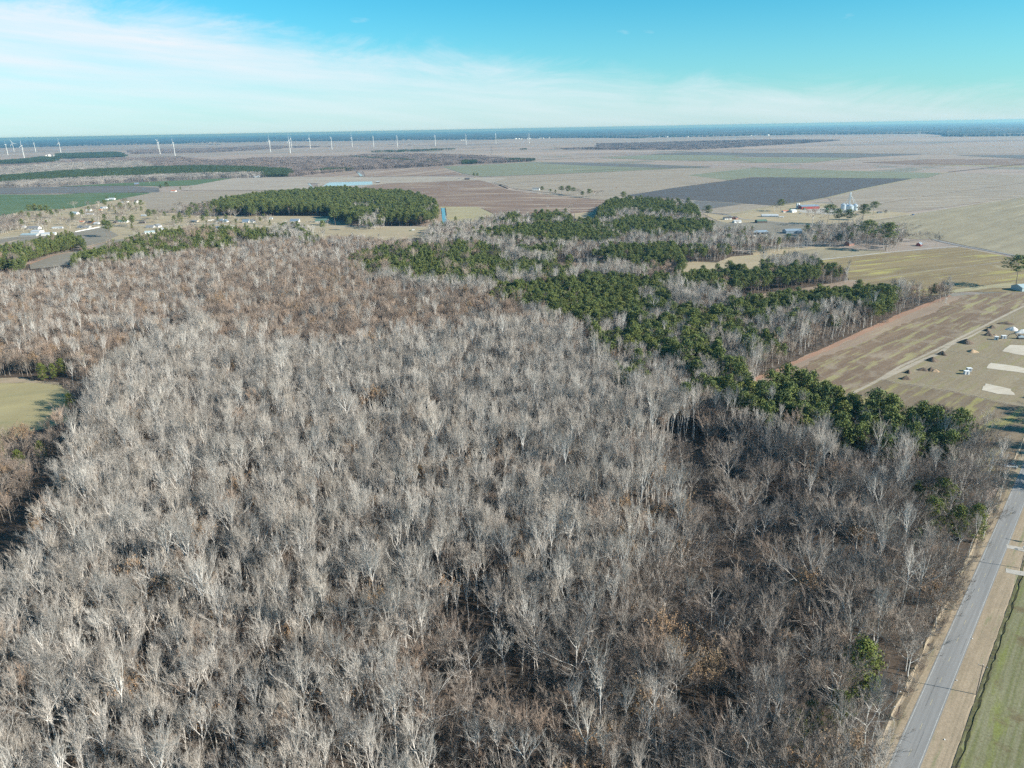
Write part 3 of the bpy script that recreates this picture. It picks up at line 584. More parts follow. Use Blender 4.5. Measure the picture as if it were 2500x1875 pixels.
# ------------------------------------------------------------------ where each stand grows: later stands overrule earlier ones
# (outline, spacing in metres, mix of kinds, size range)
ST = []
def stand(P, sp, mix, s=(.85, 1.1)): ST.append((P, sp, mix, s))
GUM = dict(gum=.79, slim=.11, oak=.035, leafy=.035, scrub=.03)
stand(U('A', 18, -400, 2300, -90, 1560, 0, 1425, 65, 1395, 119, 1201, 163, 1115, 195, 1046, 217, 937, 300, 872, 361, 836, 430, 806, 350, 800, 200, 808, 0, 815, -400, 820, -400, 668, 0, 662, 60, 662, 150, 656, 260, 640, 330, 600, 480, 585, 600, 580, 660, 580, 720, 600, 760, 600, 800, 590, 860, 572, 975, 588, 1030, 596, 1050, 560, 1105, 548, 1140, 545, 1200, 545, 1300, 620, 1500, 650, 1700, 700, 1900, 760, 1840, 900, 1720, 960, 2450, 1100, 2440, 1210)
      + [(2432, 1290, 9), (2395, 1360, 6), (2372, 1430, 6), (2330, 1500, 6), (2290, 1600, 6), (2230, 1700, 6), (2180, 1800, 6), (2150, 1880, 6), (2100, 2100, 6)], 4.0, GUM, (.72, 1.12))
# pinkish far part, brown young band
PK = dict(gum=.16, slim=.74, oak=.05, leafy=.05)
stand(U('A', 16, -400, 668, 0, 662, 150, 656, 330, 600, 660, 580, 860, 572, 1030, 590, 1000, 640, 900, 690, 1150, 720, 1250, 800, 700, 700, 500, 730, 480, 770, 430, 806, 350, 802, 200, 808, 0, 816, -400, 820), 4.3, PK, (.60, .86))
stand(U('A', 14, 500, 690, 640, 650, 900, 630, 920, 690, 1150, 725, 1330, 740, 1480, 800, 1440, 830, 1300, 800, 1100, 820, 900, 838, 800, 850, 640, 850, 540, 840, 500, 790), 4.2, dict(slim=.90, gum=.06, leafy=.04), (.80, 1.12))
# left stand beyond the dark gap and below it
stand(U('A', 12, -400, 835, 200, 825, 350, 815)+[(361, 829, 0), (313, 868, 0), (253, 905, 0), (215, 945, 0), (180, 925, 0), (100, 918, 0), (-400, 925, 0)], 4.6, dict(slim=.6, scrub=.22, gum=.1, leafy=.08), (.7, .95))
stand(U('7', 8, -900, 820, 100, 745, 180, 700, 330, 690, 440, 600, 455, 430, 500, 400, 520, 470, 500, 560, 440, 640, 420, 720, 330, 900, 200, 1100, 60, 1230, -100, 1320, -900, 1900), 5.0, dict(slim=.3, scrub=.4, shrub=.2, leafy=.08, bright=.02), (.7, 1.0))
# lower right: thinner, browner, tangled
stand(U('A', 12, 1060, 2300, 1010, 1760, 1050, 1620, 1300, 1580, 1500, 1500, 1640, 1330, 1700, 1200, 1690, 1080, 1720, 1000, 1850, 1080, 2100, 1180, 2330, 1200, 2560, 1120)+[(2432, 1290, 3), (2395, 1360, 3), (2372, 1430, 3), (2330, 1500, 3), (2290, 1600, 3), (2230, 1700, 3), (2180, 1800, 3), (2150, 1880, 3), (2050, 2150, 3)],
      4.5, dict(oak=.26, gum=.08, scrub=.32, slim=.08, leafy=.05, shrub=.21), (.7, 1.15))
stand(U('A', 10, 1560, 1080, 1700, 1040, 1860, 1120, 1980, 1230, 2080, 1400, 1960, 1440, 1800, 1400, 1700, 1300), 5.6, dict(scrub=.45, oak=.2, shrub=.35), (.7, 1.0))
stand(U('A', 10, 1050, 1520, 1180, 1500, 1260, 1560, 1180, 1660, 1060, 1800, 1020, 1720), 5.6, dict(scrub=.5, oak=.2, shrub=.3), (.7, 1.0))
stand(U('A', 9, 1640, 1690, 1780, 1660, 1840, 1760, 1760, 1880, 1640, 1860), 5.2, dict(scrub=.5, shrub=.5), (.7, 1.0))
# roadside belt of wide grey oaks
stand(U('A', 12, 2000, 1130, 2150, 1060, 2300, 1010, 2380, 1050, 2470, 1160, 2440, 1260)+[(2410, 1310, 0), (2380, 1370, 0)]+U('A', 12, 2330, 1330, 2200, 1250), 5.2, dict(oak=.45, gum=.35, scrub=.2), (.7, .98))
# right of the centre: mixed hardwood and pine
MIX = dict(gum=.50, slim=.36, pine=.05, oak=.07, leafy=.02)
stand(U('j', 14, -100, 560, 250, 620, 420, 640, 380, 760, 420, 880, 560, 960, 700, 1060, 900, 1080, 1130, 1130, 1250, 1250, 1400, 1290, 1560, 1210, 1650, 1130, 1600, 1040)+U('5', 0, 60, 712, 270, 656, 480, 550, 700, 458, 900, 364, 1280, 195, 1640, 62)+U('5', 14, 1640, 20, 1200, -10, 700, 60, 0, 130)+U('j', 14, 1750, 430, 1250, 500, 1000, 420, 900, 300, 300, 300, 0, 300), 4.3, MIX, (.66, .92))
PM = dict(pine=.93, young=.03, gum=.04)
# plantation blocks and pine belts
stand(U('j', 15, -350, 320, -150, 300, 0, 280, 280, 255, 600, 240, 900, 250, 1130, 240, 1060, 320, 1000, 420, 1060, 470, 900, 520, 840, 570, 700, 590, 560, 570, 400, 600, 250, 550, 0, 460, -200, 440, -350, 400), 4.7, dict(pine=.84, slim=.16), (.68, .9))
stand(U('j', 16, 820, 350, 900, 340, 910, 440, 840, 480, 800, 420), 4.5, dict(gum=.8, slim=.2), (.7, .9))
stand(U('j', 15, 1130, 240, 1290, 200, 1500, 185, 1760, 200, 1790, 100, 1900, 120, 2050, 165, 2212, 175)+U('4', 15, 320, 1060, 700, 1085, 900, 1130)+U('4', 0, 900, 1190, 850, 1215, 620, 1262, 330, 1308)+U('j', 0, 1850, 365, 1550, 405, 1400, 440, 1330, 430)+U('j', 14, 1200, 400), 4.6, dict(pine=.74, slim=.26), (.68, .92))
stand(U('4', 15, 240, 1070, 500, 1020, 700, 1050, 640, 1085, 480, 1120, 300, 1110), 4.6, dict(gum=.9, slim=.1), (.7, .9))
stand(U('4', 14, 700, 1150, 900, 1140)+U('4', 0, 900, 1190, 850, 1212, 640, 1255), 4.2, dict(gum=.55, slim=.35, pine=.1), (.6, .8))
stand(U('j', 15, 1080, 480, 1200, 470, 1400, 495, 1800, 400, 2212, 370)+U('5', 15, 0, 120, 400, 58, 800, 28, 1180, 0, 1210, 60, 1190, 150, 1050, 190, 900, 140, 700, 130, 600, 150, 300, 180, 200, 220, 0, 225)+U('j', 15, 1900, 580, 1700, 540, 1500, 600, 1400, 640, 1200, 640, 1100, 560), 3.9, dict(pine=.92, slim=.08), (.68, .9))
for q in ((730, 590, 900, 590, 920, 760, 820, 800, 740, 700), (940, 580, 1070, 600, 1070, 750, 940, 740), (450, 760, 560, 690, 650, 690, 660, 800, 480, 830), (680, 740, 760, 740, 750, 800, 680, 800),
          (950, 780, 1060, 730, 1200, 830, 1230, 900, 1220, 1010, 1130, 960, 1080, 880, 960, 890), (1190, 660, 1330, 650, 1350, 760, 1440, 820, 1440, 900, 1530, 960, 1530, 1000, 1370, 1000, 1370, 890, 1230, 850, 1200, 760),
          (665, 930, 730, 920, 735, 880, 800, 890, 800, 1060, 740, 1070, 720, 1000, 670, 1000), (1245, 1060, 1320, 1070, 1310, 1180, 1240, 1230), (1340, 1080, 1400, 1090, 1390, 1140, 1340, 1130), (1450, 1080, 1590, 1060, 1590, 1180, 1480, 1190), (1590, 1000, 1680, 980, 1680, 1060, 1600, 1050),
          (1600, 700, 1860, 680, 1850, 750, 1700, 770, 1600, 740), (1430, 640, 1560, 620, 1560, 700, 1450, 700)):
    stand(U('j', 16, *q), 4.2, dict(pine=.84, slim=.14, gum=.02), (.72, 1.0))
for q in ((0, 700, 90, 680, 100, 730, 0, 760), (0, 790, 120, 780, 200, 800, 300, 770, 380, 770, 430, 740, 560, 730, 640, 780, 730, 790, 780, 860, 880, 870, 880, 930, 1000, 950, 1100, 915, 1200, 940, 1250, 1000, 1330, 1030, 1480, 975, 1560, 1010, 1620, 1090, 1600, 1190, 1560, 1240, 1300, 1240, 1200, 1200, 1160, 1260, 1000, 1200, 900, 1150, 750, 1180, 600, 1120, 550, 1060, 430, 1080, 370, 1020, 180, 1060, 60, 960, 0, 900),
          (1600, 1230, 1690, 1220, 1690, 1290, 1620, 1290)):
    stand(U('5', 17, *q), 4.5, dict(pine=.88, gum=.06, slim=.06), (.8, 1.08))
stand(U('5', 14, 1250, 1070, 1350, 1060, 1380, 1130, 1290, 1130), 5, dict(oak=.5, gum=.5), (.7, .9))
# pines of the left
stand(U('a', 13, -500, 930, 0, 845, 120, 810, 330, 790, 600, 720, 850, 700, 920, 650, 1200, 640, 1250, 700, 1340, 700, 1380, 790)+U('a', 0, 1320, 850, 1120, 915, 860, 965, 640, 1045, 430, 1110)+U('a', 10, 360, 1130, 200, 1170, 80, 1110, -500, 1250), 3.6, dict(young=.98, slim=.02), (1.05, 1.3))
stand(U('a', 13, 1150, 1050, 1300, 960, 1500, 900, 1700, 880, 1850, 820, 2050, 760, 2100, 700)+U('b', 13, 0, 700, 400, 655, 620, 580, 900, 560, 1300, 550, 1850, 545, 2000, 600, 2050, 560, 2212, 545, 2212, 620, 1950, 680, 1700, 640, 1700, 760, 1600, 820, 1500, 850, 1300, 830, 1100, 830, 1080, 870, 850, 850, 820, 920, 560, 940, 450, 880, 300, 880, 290, 1020, 0, 990)+U('a', 13, 1900, 1060, 1830, 950, 1500, 1030, 1300, 1010, 1160, 1080), 3.6, dict(young=.98, slim=.02), (1.05, 1.35))
stand(U('2', 14, 180, 950, 330, 900, 420, 905, 560, 940, 560, 1060, 460, 1040, 440, 1000, 330, 990, 200, 1000), 5, dict(gum=.7, pine=.3), (.7, .95))
# wooded belt right of the ditch to the farm
stand(U('2', 14, 1500, 980, 1560, 880, 1700, 870, 1850, 870, 2000, 830, 2212, 800)+U('3', 14, 60, 790, 330, 815, 480, 800, 640, 790, 700, 860, 900, 870, 900, 750, 1000, 690, 1300, 680, 1560, 705, 1700, 730, 1750, 770, 1750, 830, 1880, 880, 1920, 920, 2212, 910)+U('4', 14, 170, 860, 400, 890, 560, 880, 640, 790, 800, 800, 1000, 772, 1080, 790, 1280, 820, 1340, 870, 1200, 930)+U('4', 0, 1100, 945, 770, 965, 420, 985, 330, 1010, 0, 1030)+U('3', 0, 2040, 1150, 1960, 1200, 1700, 1220, 1270, 1226, 880, 1215, 500, 1206, 230, 1196)+U('2', 10, 2212, 1130, 1840, 1060, 1500, 1080), 5.0, dict(gum=.45, slim=.43, oak=.08, pine=.04), (.6, .82))
PB = dict(pine=.95, slim=.05)
for q in ((330, 820, 560, 800, 650, 830, 640, 870, 500, 850, 340, 880), (100, 820, 230, 830, 220, 880, 120, 870), (760, 860, 900, 870, 900, 950, 760, 930), (-200, 960, 0, 950, 300, 900, 700, 875, 760, 930, 750, 1040, 600, 1040, 400, 1000, 200, 990, 0, 990),
          (900, 930, 1100, 840, 1300, 840, 1500, 870, 1750, 850, 1880, 900, 1750, 950, 1650, 980, 1500, 950, 1400, 990, 1250, 950, 1100, 960, 1000, 940), (760, 960, 1000, 960, 1040, 1010, 900, 1040, 760, 1020), (900, 760, 1000, 690, 1300, 680, 1560, 710, 1540, 790, 1340, 800, 1200, 760, 1000, 790, 950, 830),
          (1560, 760, 1700, 730, 1750, 790, 1700, 830, 1560, 800), (920, 780, 1000, 790, 1000, 840, 930, 830)):
    stand(U('3', 14, *q), 4.3, PB, (.66, .86))
for q in ((200, 1110, 400, 1080, 540, 1070, 560, 1160, 520, 1190, 240, 1180), (910, 1110, 1050, 1080, 1180, 1070, 1400, 1080, 1600, 1060, 1600, 1180, 1270, 1210, 920, 1180), (1670, 1090, 1760, 1080, 1780, 1180, 1690, 1190), (1960, 1080, 2020, 1090, 2010, 1140, 1960, 1120), (640, 1140, 680, 1140, 680, 1190, 640, 1190)):
    stand(U('3', 12, *q), 4.6, dict(pine=.9, slim=.1), (.62, .8))
# below the little track: thin young hardwoods with pines
stand(U('j', 8, 0, 180, 300, 150, 500, 165, 860, 140, 1130, 150, 1130, 230, 900, 245, 600, 235, 280, 255, 0, 275), 4.3, dict(slim=.9, pine=.1), (.5, .72))
stand(U('j', 13, -350, 130, 0, 120, 150, 130, 300, 180, 290, 240, 180, 260, -100, 270, -350, 300), 4.4, dict(pine=.7, slim=.3), (.6, .85))
stand(U('j', 13, 1120, 100, 1180, 110, 1170, 200, 1130, 190), 4.4, dict(pine=1), (.7, .9))
# plantation block left of the belts
stand(U('2', 13, 870, 1200, 1010, 1130, 1300, 1090, 1600, 1075, 1840, 1060, 2000, 1085, 2140, 1100)+U('3', 13, 90, 1120, 110, 1190, 60, 1260, 0, 1330)+U('2', 17, 2212, 1400, 1900, 1400, 1700, 1395, 1500, 1380, 1300, 1340, 1100, 1300, 900, 1270), 3.8, dict(young=.98, slim=.02), (1.15, 1.4))
# the big pine wood beyond the village
stand(U('1', 14, 1540, 760, 1700, 740, 1900, 690, 2212, 650)+U('2', 14, 0, 660, 300, 632, 560, 620, 720, 598, 1000, 615, 1380, 640, 1460, 665, 1580, 700, 1610, 740)+U('2', 0, 1620, 880, 1540, 908, 1000, 908, 890, 905, 740, 860, 700, 825, 0, 822)+U('1', 0, 1850, 815, 1500, 800), 4.3, dict(pine=.96, slim=.04), (.8, 1.02))
for q in ((840, 760, 920, 730, 1100, 735, 1150, 755, 1000, 780, 900, 820), (950, 850, 1050, 820, 1180, 830, 1160, 890, 960, 890), (1480, 760, 1600, 740, 1610, 830, 1500, 830), (0, 760, 60, 760, 50, 800, 0, 800)):
    stand(U('2', 10, *q), 5, dict(gum=.8, pine=.2), (.6, .8))
stand(U('1', 10, 1500, 750, 1700, 720, 1860, 720, 1850, 800, 1700, 820, 1540, 790), 6, dict(oak=.8, pine=.2), (.6, .85))
stand(U('2', 8, 620, 580, 700, 560, 830, 585, 830, 600, 720, 600, 640, 615), 5, dict(oak=.6, gum=.4), (.5, .7))
stand(U('1', 0, 0, 880, 160, 830, 620, 790, 1000, 700, 1230, 720, 1240, 785, 1500, 800, 1850, 820)+U('2', 0, 0, 822, 300, 840, 300, 905, 0, 960)+U('1', 0, 1900, 940, 1400, 960, 1050, 1000, 1030, 920, 880, 900, 640, 950, 500, 970, 0, 960), 33, dict(oak=.45, scrub=.33, pine=.16, bright=.06), (.6, .95))
stand(U('a', 0, -300, 420, 0, 420, 330, 370, 340, 500, 330, 560, 200, 600, 0, 640, -300, 660), 7.5, dict(oak=.4, scrub=.6), (.55, .85))
stand(U('b', 0, 380, 275, 800, 275, 960, 320, 900, 250, 400, 255), 6, dict(scrub=.7, shrub=.3), (.4, .7))
# brush where the wood meets the verge
stand([(2440, 1275, 0), (2415, 1340, 0), (2370, 1440, 0), (2305, 1570, 0), (2240, 1690, 0), (2170, 1800, 0), (2090, 1960, 0), (2060, 1940, 0), (2140, 1800, 0), (2210, 1690, 0), (2275, 1570, 0), (2340, 1440, 0), (2390, 1340, 0), (2420, 1270, 0)], 3.4, dict(shrub=.7, scrub=.3), (.5, .9))
stand(U('5', 0, 60, 712, 270, 656, 480, 550, 700, 458, 900, 364, 1280, 195, 1640, 62, 1620, 50, 1260, 180, 880, 350, 460, 535, 250, 640), 3.3, dict(shrub=.5, slim=.3, scrub=.2), (.4, .7))
# clearings: nothing grows
OPEN = []
def opening(P): OPEN.append(P)
opening(U('3', 0, 230, 1200, 1270, 1226, 1400, 1240, 1300, 1262, 500, 1240, 230, 1212))
opening(U('3', 0, 1600, 1215, 1960, 1215, 2030, 1160, 2400, 1140, 2400, 1250, 1600, 1300))
opening(U('j', 0, -100, 285, 190, 285, 190, 302, -100, 300))
opening(U('j', 0, 1400, 440, 1560, 405, 1860, 362, 2300, 318, 2300, 360, 1850, 400, 1420, 470))
opening(U('c', 0, 520, 470, 620, 440, 640, 500, 560, 520))
opening(U('F', 0, 1170, 1465, 1215, 1470, 1300, 1500, 1310, 1520, 1200, 1500))
opening(U('2', 0, 1620, 740, 1720, 740, 1740, 900, 1620, 910))
opening([(2165-60, 1900, 0)]+U('6', 0, 160, 1500, 280, 1250, 362, 1080, 465, 880, 565, 660, 660, 480, 715, 330, 800, 60, 835, -60, 1200, -60, 1200, 1800, 0, 1900))
for q in ((1050, 1560, 1180, 1540, 1190, 1580, 1080, 1620), (1640, 1490, 1720, 1480, 1760, 1520, 1680, 1540), (1060, 1720, 1110, 1700, 1120, 1760, 1070, 1770), (1700, 1780, 1790, 1770, 1800, 1830, 1720, 1850), (1720, 1650, 1780, 1640, 1790, 1690, 1730, 1700), (1640, 1080, 1720, 1070, 1730, 1130, 1660, 1140), (1560, 1340, 1640, 1330, 1650, 1370, 1580, 1380),
          (870, 1030, 990, 1020, 1000, 1075, 880, 1080), (1190, 1240, 1250, 1230, 1250, 1280, 1200, 1290), (0, 1300, 60, 1290, 20, 1400, -60, 1440), (2120, 1640, 2160, 1620, 2170, 1660, 2140, 1700), (1980, 1370, 2080, 1360, 2080, 1400, 2000, 1410)):
    opening(U('A', 0, *q))

CLEAR = [('A', 2098, 1705, 7), ('A', 2112, 1750, 8), ('A', 2120, 1720, 6), ('A', 1935, 1845, 5), ('A', 1975, 1820, 5), ('A', 2040, 1800, 5), ('A', 2300, 1275, 8), ('A', 2270, 1325, 7), ('A', 2325, 1335, 8), ('A', 2375, 1335, 7), ('A', 2230, 1262, 6), ('A', 2310, 1375, 6), ('A', 2235, 1355, 4),
         ('7', 300, 370, 6), ('7', 370, 360, 6), ('7', 425, 340, 6), ('7', 570, 290, 6), ('7', 150, 965, 6), ('7', 290, 895, 5), ('7', 490, 570, 6), ('7', 440, 760, 5), ('F', 1110, 1560, 7)]
def scatter():
    sp = 3.3; X, Y = np.meshgrid(np.arange(-1150, 1300, sp), np.arange(95, 2100, sp)); X = X.ravel(); Y = Y.ravel()
    keep = np.abs(X) < Y*.80+75; X = X[keep]; Y = Y[keep]
    X = X+nr.uniform(-.48, .48, len(X))*sp; Y = Y+nr.uniform(-.48, .48, len(Y))*sp
    zone = np.full(len(X), -1)
    cache = {}
    for i, (P, s, mix, sz) in enumerate(ST): zone[inside(poly_xy(P), X, Y)] = i
    z2 = np.full(len(X), -1); XJ = X+nr.normal(0, .005, len(X))*Y+5*np.sin(Y*.06+X*.02); YJ = Y+nr.normal(0, .008, len(X))*Y+6*np.sin(X*.045)
    for i, (P, s, mix, sz) in enumerate(ST): z2[inside(poly_xy(P), XJ, YJ)] = i
    zone = np.where((zone >= 0) & (z2 >= 0) & (Y > 330), z2, zone)
    for P in OPEN: zone[inside(poly_xy(P), X, Y)] = -1
    u = nr.random(len(X)); keep = zone >= 0
    dens = np.array([(sp/s)**2 for _, s, _, _ in ST]); keep &= u < dens[np.maximum(zone, 0)]
    # loose clumping: leave irregular gaps
    for c, x, y, r in CLEAR:
        p = at(c, x, y); keep &= np.hypot(X-p[0], Y-p[1]) > r
    X, Y, zone = X[keep], Y[keep], zone[keep]
    g = np.sin(X*.071+1.3*np.sin(Y*.053))+np.sin(Y*.083+1.7*np.sin(X*.047))+np.sin(X*.19+Y*.13)*.6
    keep = nr.random(len(X)) > np.where(g < -1.2, .45, .04); X, Y, zone = X[keep], Y[keep], zone[keep]
    kd = np.zeros(len(X), int); vr = np.zeros(len(X), int); sc = np.zeros(len(X))
    for i, (P, s, mix, sz) in enumerate(ST):
        w = np.where(zone == i)[0]
        if not len(w): continue
        names = list(mix); p = np.array([float(mix[k]) for k in names]); p /= p.sum()
        kd[w] = nr.choice([KN.index(k) for k in names], len(w), p=p); sc[w] = nr.uniform(sz[0], sz[1], len(w))
    for i, k in enumerate(KN): w = kd == i; vr[w] = nr.integers(0, len(KINDS[k]), w.sum())
    big = nr.random(len(X)) < .07; sc = np.where(big, sc*1.22, sc); sc = np.where(kd == KN.index('leafy'), sc*1.15, sc)
    return X, Y, kd, vr, sc, nr.uniform(0, 6.283, len(X)), zone
TX, TY, TK, TV, TS, TR, TZ = scatter()
print('trees', len(TX), {k: int((TK == i).sum()) for i, k in enumerate(KN)})

# ------------------------------------------------------------------ one node tree that sets many copies of a tree kind
def instancer(coll):
    g = bpy.data.node_groups.new('plant_'+coll.name, 'GeometryNodeTree')
    g.interface.new_socket('Geometry', in_out='INPUT', socket_type='NodeSocketGeometry'); g.interface.new_socket('Geometry', in_out='OUTPUT', socket_type='NodeSocketGeometry')
    N = g.nodes.new; L = g.links.new; i = N('NodeGroupInput'); o = N('NodeGroupOutput')
    ci = N('GeometryNodeCollectionInfo'); ci.inputs['Collection'].default_value = coll; ci.inputs['Separate Children'].default_value = True; ci.inputs['Reset Children'].default_value = True
    ip = N('GeometryNodeInstanceOnPoints'); ip.inputs['Pick Instance'].default_value = True
    def attr(n, t):
        a = N('GeometryNodeInputNamedAttribute'); a.data_type = t; a.inputs['Name'].default_value = n
        return [s for s in a.outputs if s.enabled and s.name == 'Attribute'][0]
    L(i.outputs[0], ip.inputs['Points']); L(ci.outputs[0], ip.inputs['Instance']); L(attr('idx', 'INT'), ip.inputs['Instance Index'])
    e = N('FunctionNodeEulerToRotation'); L(attr('rot', 'FLOAT_VECTOR'), e.inputs[0]); L(e.outputs[0], ip.inputs['Rotation']); L(attr('scl', 'FLOAT_VECTOR'), ip.inputs['Scale'])
    L(ip.outputs[0], o.inputs[0]); return g
def proto(name, meshes):
    c = bpy.data.collections.new(name)
    for k, m in enumerate(meshes): o = bpy.data.objects.new('%s_%02d' % (name, k), m); c.objects.link(o)
    return instancer(c)
def joined(t, c):
    """trunk and crown of one tree as one mesh, for the crowd"""
    bm = bmesh.new(); n0 = len(t.materials)
    bm.from_mesh(t); bm.from_mesh(c); out = bpy.data.meshes.new('tree')
    bm.to_mesh(out); bm.free()
    for m in list(t.materials)+list(c.materials): out.materials.append(m)
    mi = np.zeros(len(out.polygons), 'i'); out.polygons.foreach_get('material_index', mi); mi[len(t.polygons):] += n0; out.polygons.foreach_set('material_index', mi)
    return out
GROUP = {}
def crowd(name, gk, meshes, x, y, z, idx, rz, sx, sz=None, tilt=.05):
    if gk not in GROUP: GROUP[gk] = proto(gk, meshes)
    m = bpy.data.meshes.new(name); n = len(x); m.vertices.add(n)
    m.vertices.foreach_set('co', np.stack([x, y, np.zeros(n)+z], 1).ravel())
    a = m.attributes.new('idx', 'INT', 'POINT'); a.data.foreach_set('value', idx.astype('i'))
    r = np.stack([nr.normal(0, tilt, n), nr.normal(0, tilt, n), rz], 1); a = m.attributes.new('rot', 'FLOAT_VECTOR', 'POINT'); a.data.foreach_set('vector', r.astype('f').ravel())
    s = np.stack([sx, sx, sx if sz is None else sz], 1); a = m.attributes.new('scl', 'FLOAT_VECTOR', 'POINT'); a.data.foreach_set('vector', s.astype('f').ravel())
    o = ob(name, m); md = o.modifiers.new('plant', 'NODES'); md.node_group = GROUP[gk]; return tag(o, kind='stuff')

NAMES = dict(gum='bare_tree', slim='slender_tree', oak='spreading_tree', scrub='scrub_tree', leafy='brown_leaved_tree', shrub='bare_shrub', pine='pine_tree', young='plantation_pine', bright='evergreen_tree')
LAB = dict(gum=('tall leafless hardwood with pale grey upswept crown', 'tree', 'tall grey leafless trees of the near wood'),
           slim=('slender leafless tree with fine brown twigs', 'tree', 'slender brown leafless trees of the near wood'),
           oak=('broad leafless tree with low spreading grey limbs', 'tree', 'broad leafless trees of the near wood'),
           scrub=('low leafless brownish tree in tangled scrub', 'tree', 'low scrubby leafless trees of the near wood'),
           leafy=('tree still holding rusty brown dead leaves', 'tree', 'trees holding brown dead leaves'),
           shrub=('low bare brown thicket on dark ground', 'shrub', 'bare thickets under the near wood'),
           pine=('tall dark green pine of the mixed belt', 'pine tree', 'tall pines of the mixed belts'),
           young=('young dark green pine in its crowded block', 'pine tree', 'young pines of the plantation blocks'),
           bright=('bushy yellow green evergreen among bare trees', 'evergreen tree', 'bushy evergreens among the bare trees'))
def where(x, y):
    r = 'far' if y < 760 else 'upper' if y < 1080 else 'middle' if y < 1420 else 'lower'
    return ' in the %s %s of the wood' % (r, ('left', 'centre', 'right')[int(min(2, max(0, x//834)))])
QUOTA = dict(gum=190, slim=20, oak=45, scrub=40, leafy=30, shrub=30, pine=220, young=60, bright=8)
PX, PY, PZ = look(np.stack([TX, TY, np.full(len(TX), 12.)], 1))
inview = (PX > -5) & (PX < 2505) & (PY < 1900)
for i, k in enumerate(KN):
    w = np.where(TK == i)[0]
    if not len(w): continue
    size = np.where(inview[w], TS[w]/PZ[w], 0); order = w[np.argsort(-size)]; near = [q for q in order[:QUOTA[k]] if inview[q]]
    rest = np.setdiff1d(w, near)
    for q in near:
        lb = LAB[k]; e = empty(NAMES[k], (TX[q], TY[q], 0), TR[q], lb[0]+where(PX[q], PY[q]), lb[1], lb[2]); s = TS[q]; e.scale = (s, s, s*(.94+.12*((q*37) % 11)/11))
        t, c = KINDS[k][TV[q]]; ob('trunk', t, e); ob('crown', c, e)
    if len(rest):
        crowd(dict(gum='grey_hardwood_stand', slim='slender_hardwood_stand', oak='spreading_hardwood_stand', scrub='scrub_thicket', leafy='brown_leaved_stand', shrub='undergrowth', pine='pine_stand', young='pine_plantation', bright='evergreen_stand')[k],
              k, [joined(*p) for p in KINDS[k]], TX[rest], TY[rest], 0.0, TV[rest], TR[rest], TS[rest], TS[rest]*nr.uniform(.92, 1.08, len(rest)))

# ------------------------------------------------------------------ far woods, tile by tile
M_FPINE = tree_mat('far_pine_crowns', [(.06, .09, .04), (.075, .105, .042), (.052, .08, .04)], scale=.02)
M_FBARE = tree_mat('far_bare_crowns', [(.20, .165, .15), (.25, .205, .185), (.17, .14, .13)], scale=.02)
M_FGREY = tree_mat('far_grey_crowns', [(.27, .245, .22), (.33, .30, .27), (.23, .21, .19)], scale=.02)
def tile_pine(seed, half=14, n=26):
    R = random.Random(seed); C = B()
    for i in range(n):
        c = Vector((R.uniform(-half, half), R.uniform(-half, half), R.uniform(9, 12.5))); w = R.uniform(1.8, 3.0)
        C.tube([(c.x, c.y, 0), (c.x, c.y, c.z)], [.25, .15], 3, 0)
        tri_cloud(C, R, c, w, w*1.3, 26, 1.15, 0); tri_cloud(C, R, c+Vector((0, 0, w*.9)), w*.6, w*.9, 12, .9, 0)
    return C
def tile_bare(seed, half=14, n=26):
    R = random.Random(seed); C = B()
    for i in range(n):
        c = Vector((R.uniform(-half, half), R.uniform(-half, half), 0)); h = R.uniform(10, 16); C.tube([(c.x, c.y, 0), (c.x, c.y, h*.7)], [.22, .12], 3, 0)
        for k in range(26):
            az = R.uniform(0, 6.28); t = R.uniform(.1, .8); p = c+Vector((0, 0, h*R.uniform(.35, .75))); d = Vector((math.cos(az)*math.sin(t), math.sin(az)*math.sin(t), math.cos(t)))
            C.spike(p, p+d*h*R.uniform(.2, .42), .16)
    return C
TILES = dict(pine=[tile_pine(i).mesh('t', M_FPINE) for i in range(4)], bare=[tile_bare(i).mesh('t', M_FBARE) for i in range(4)], grey=[tile_bare(9+i).mesh('t', M_FGREY) for i in range(3)])
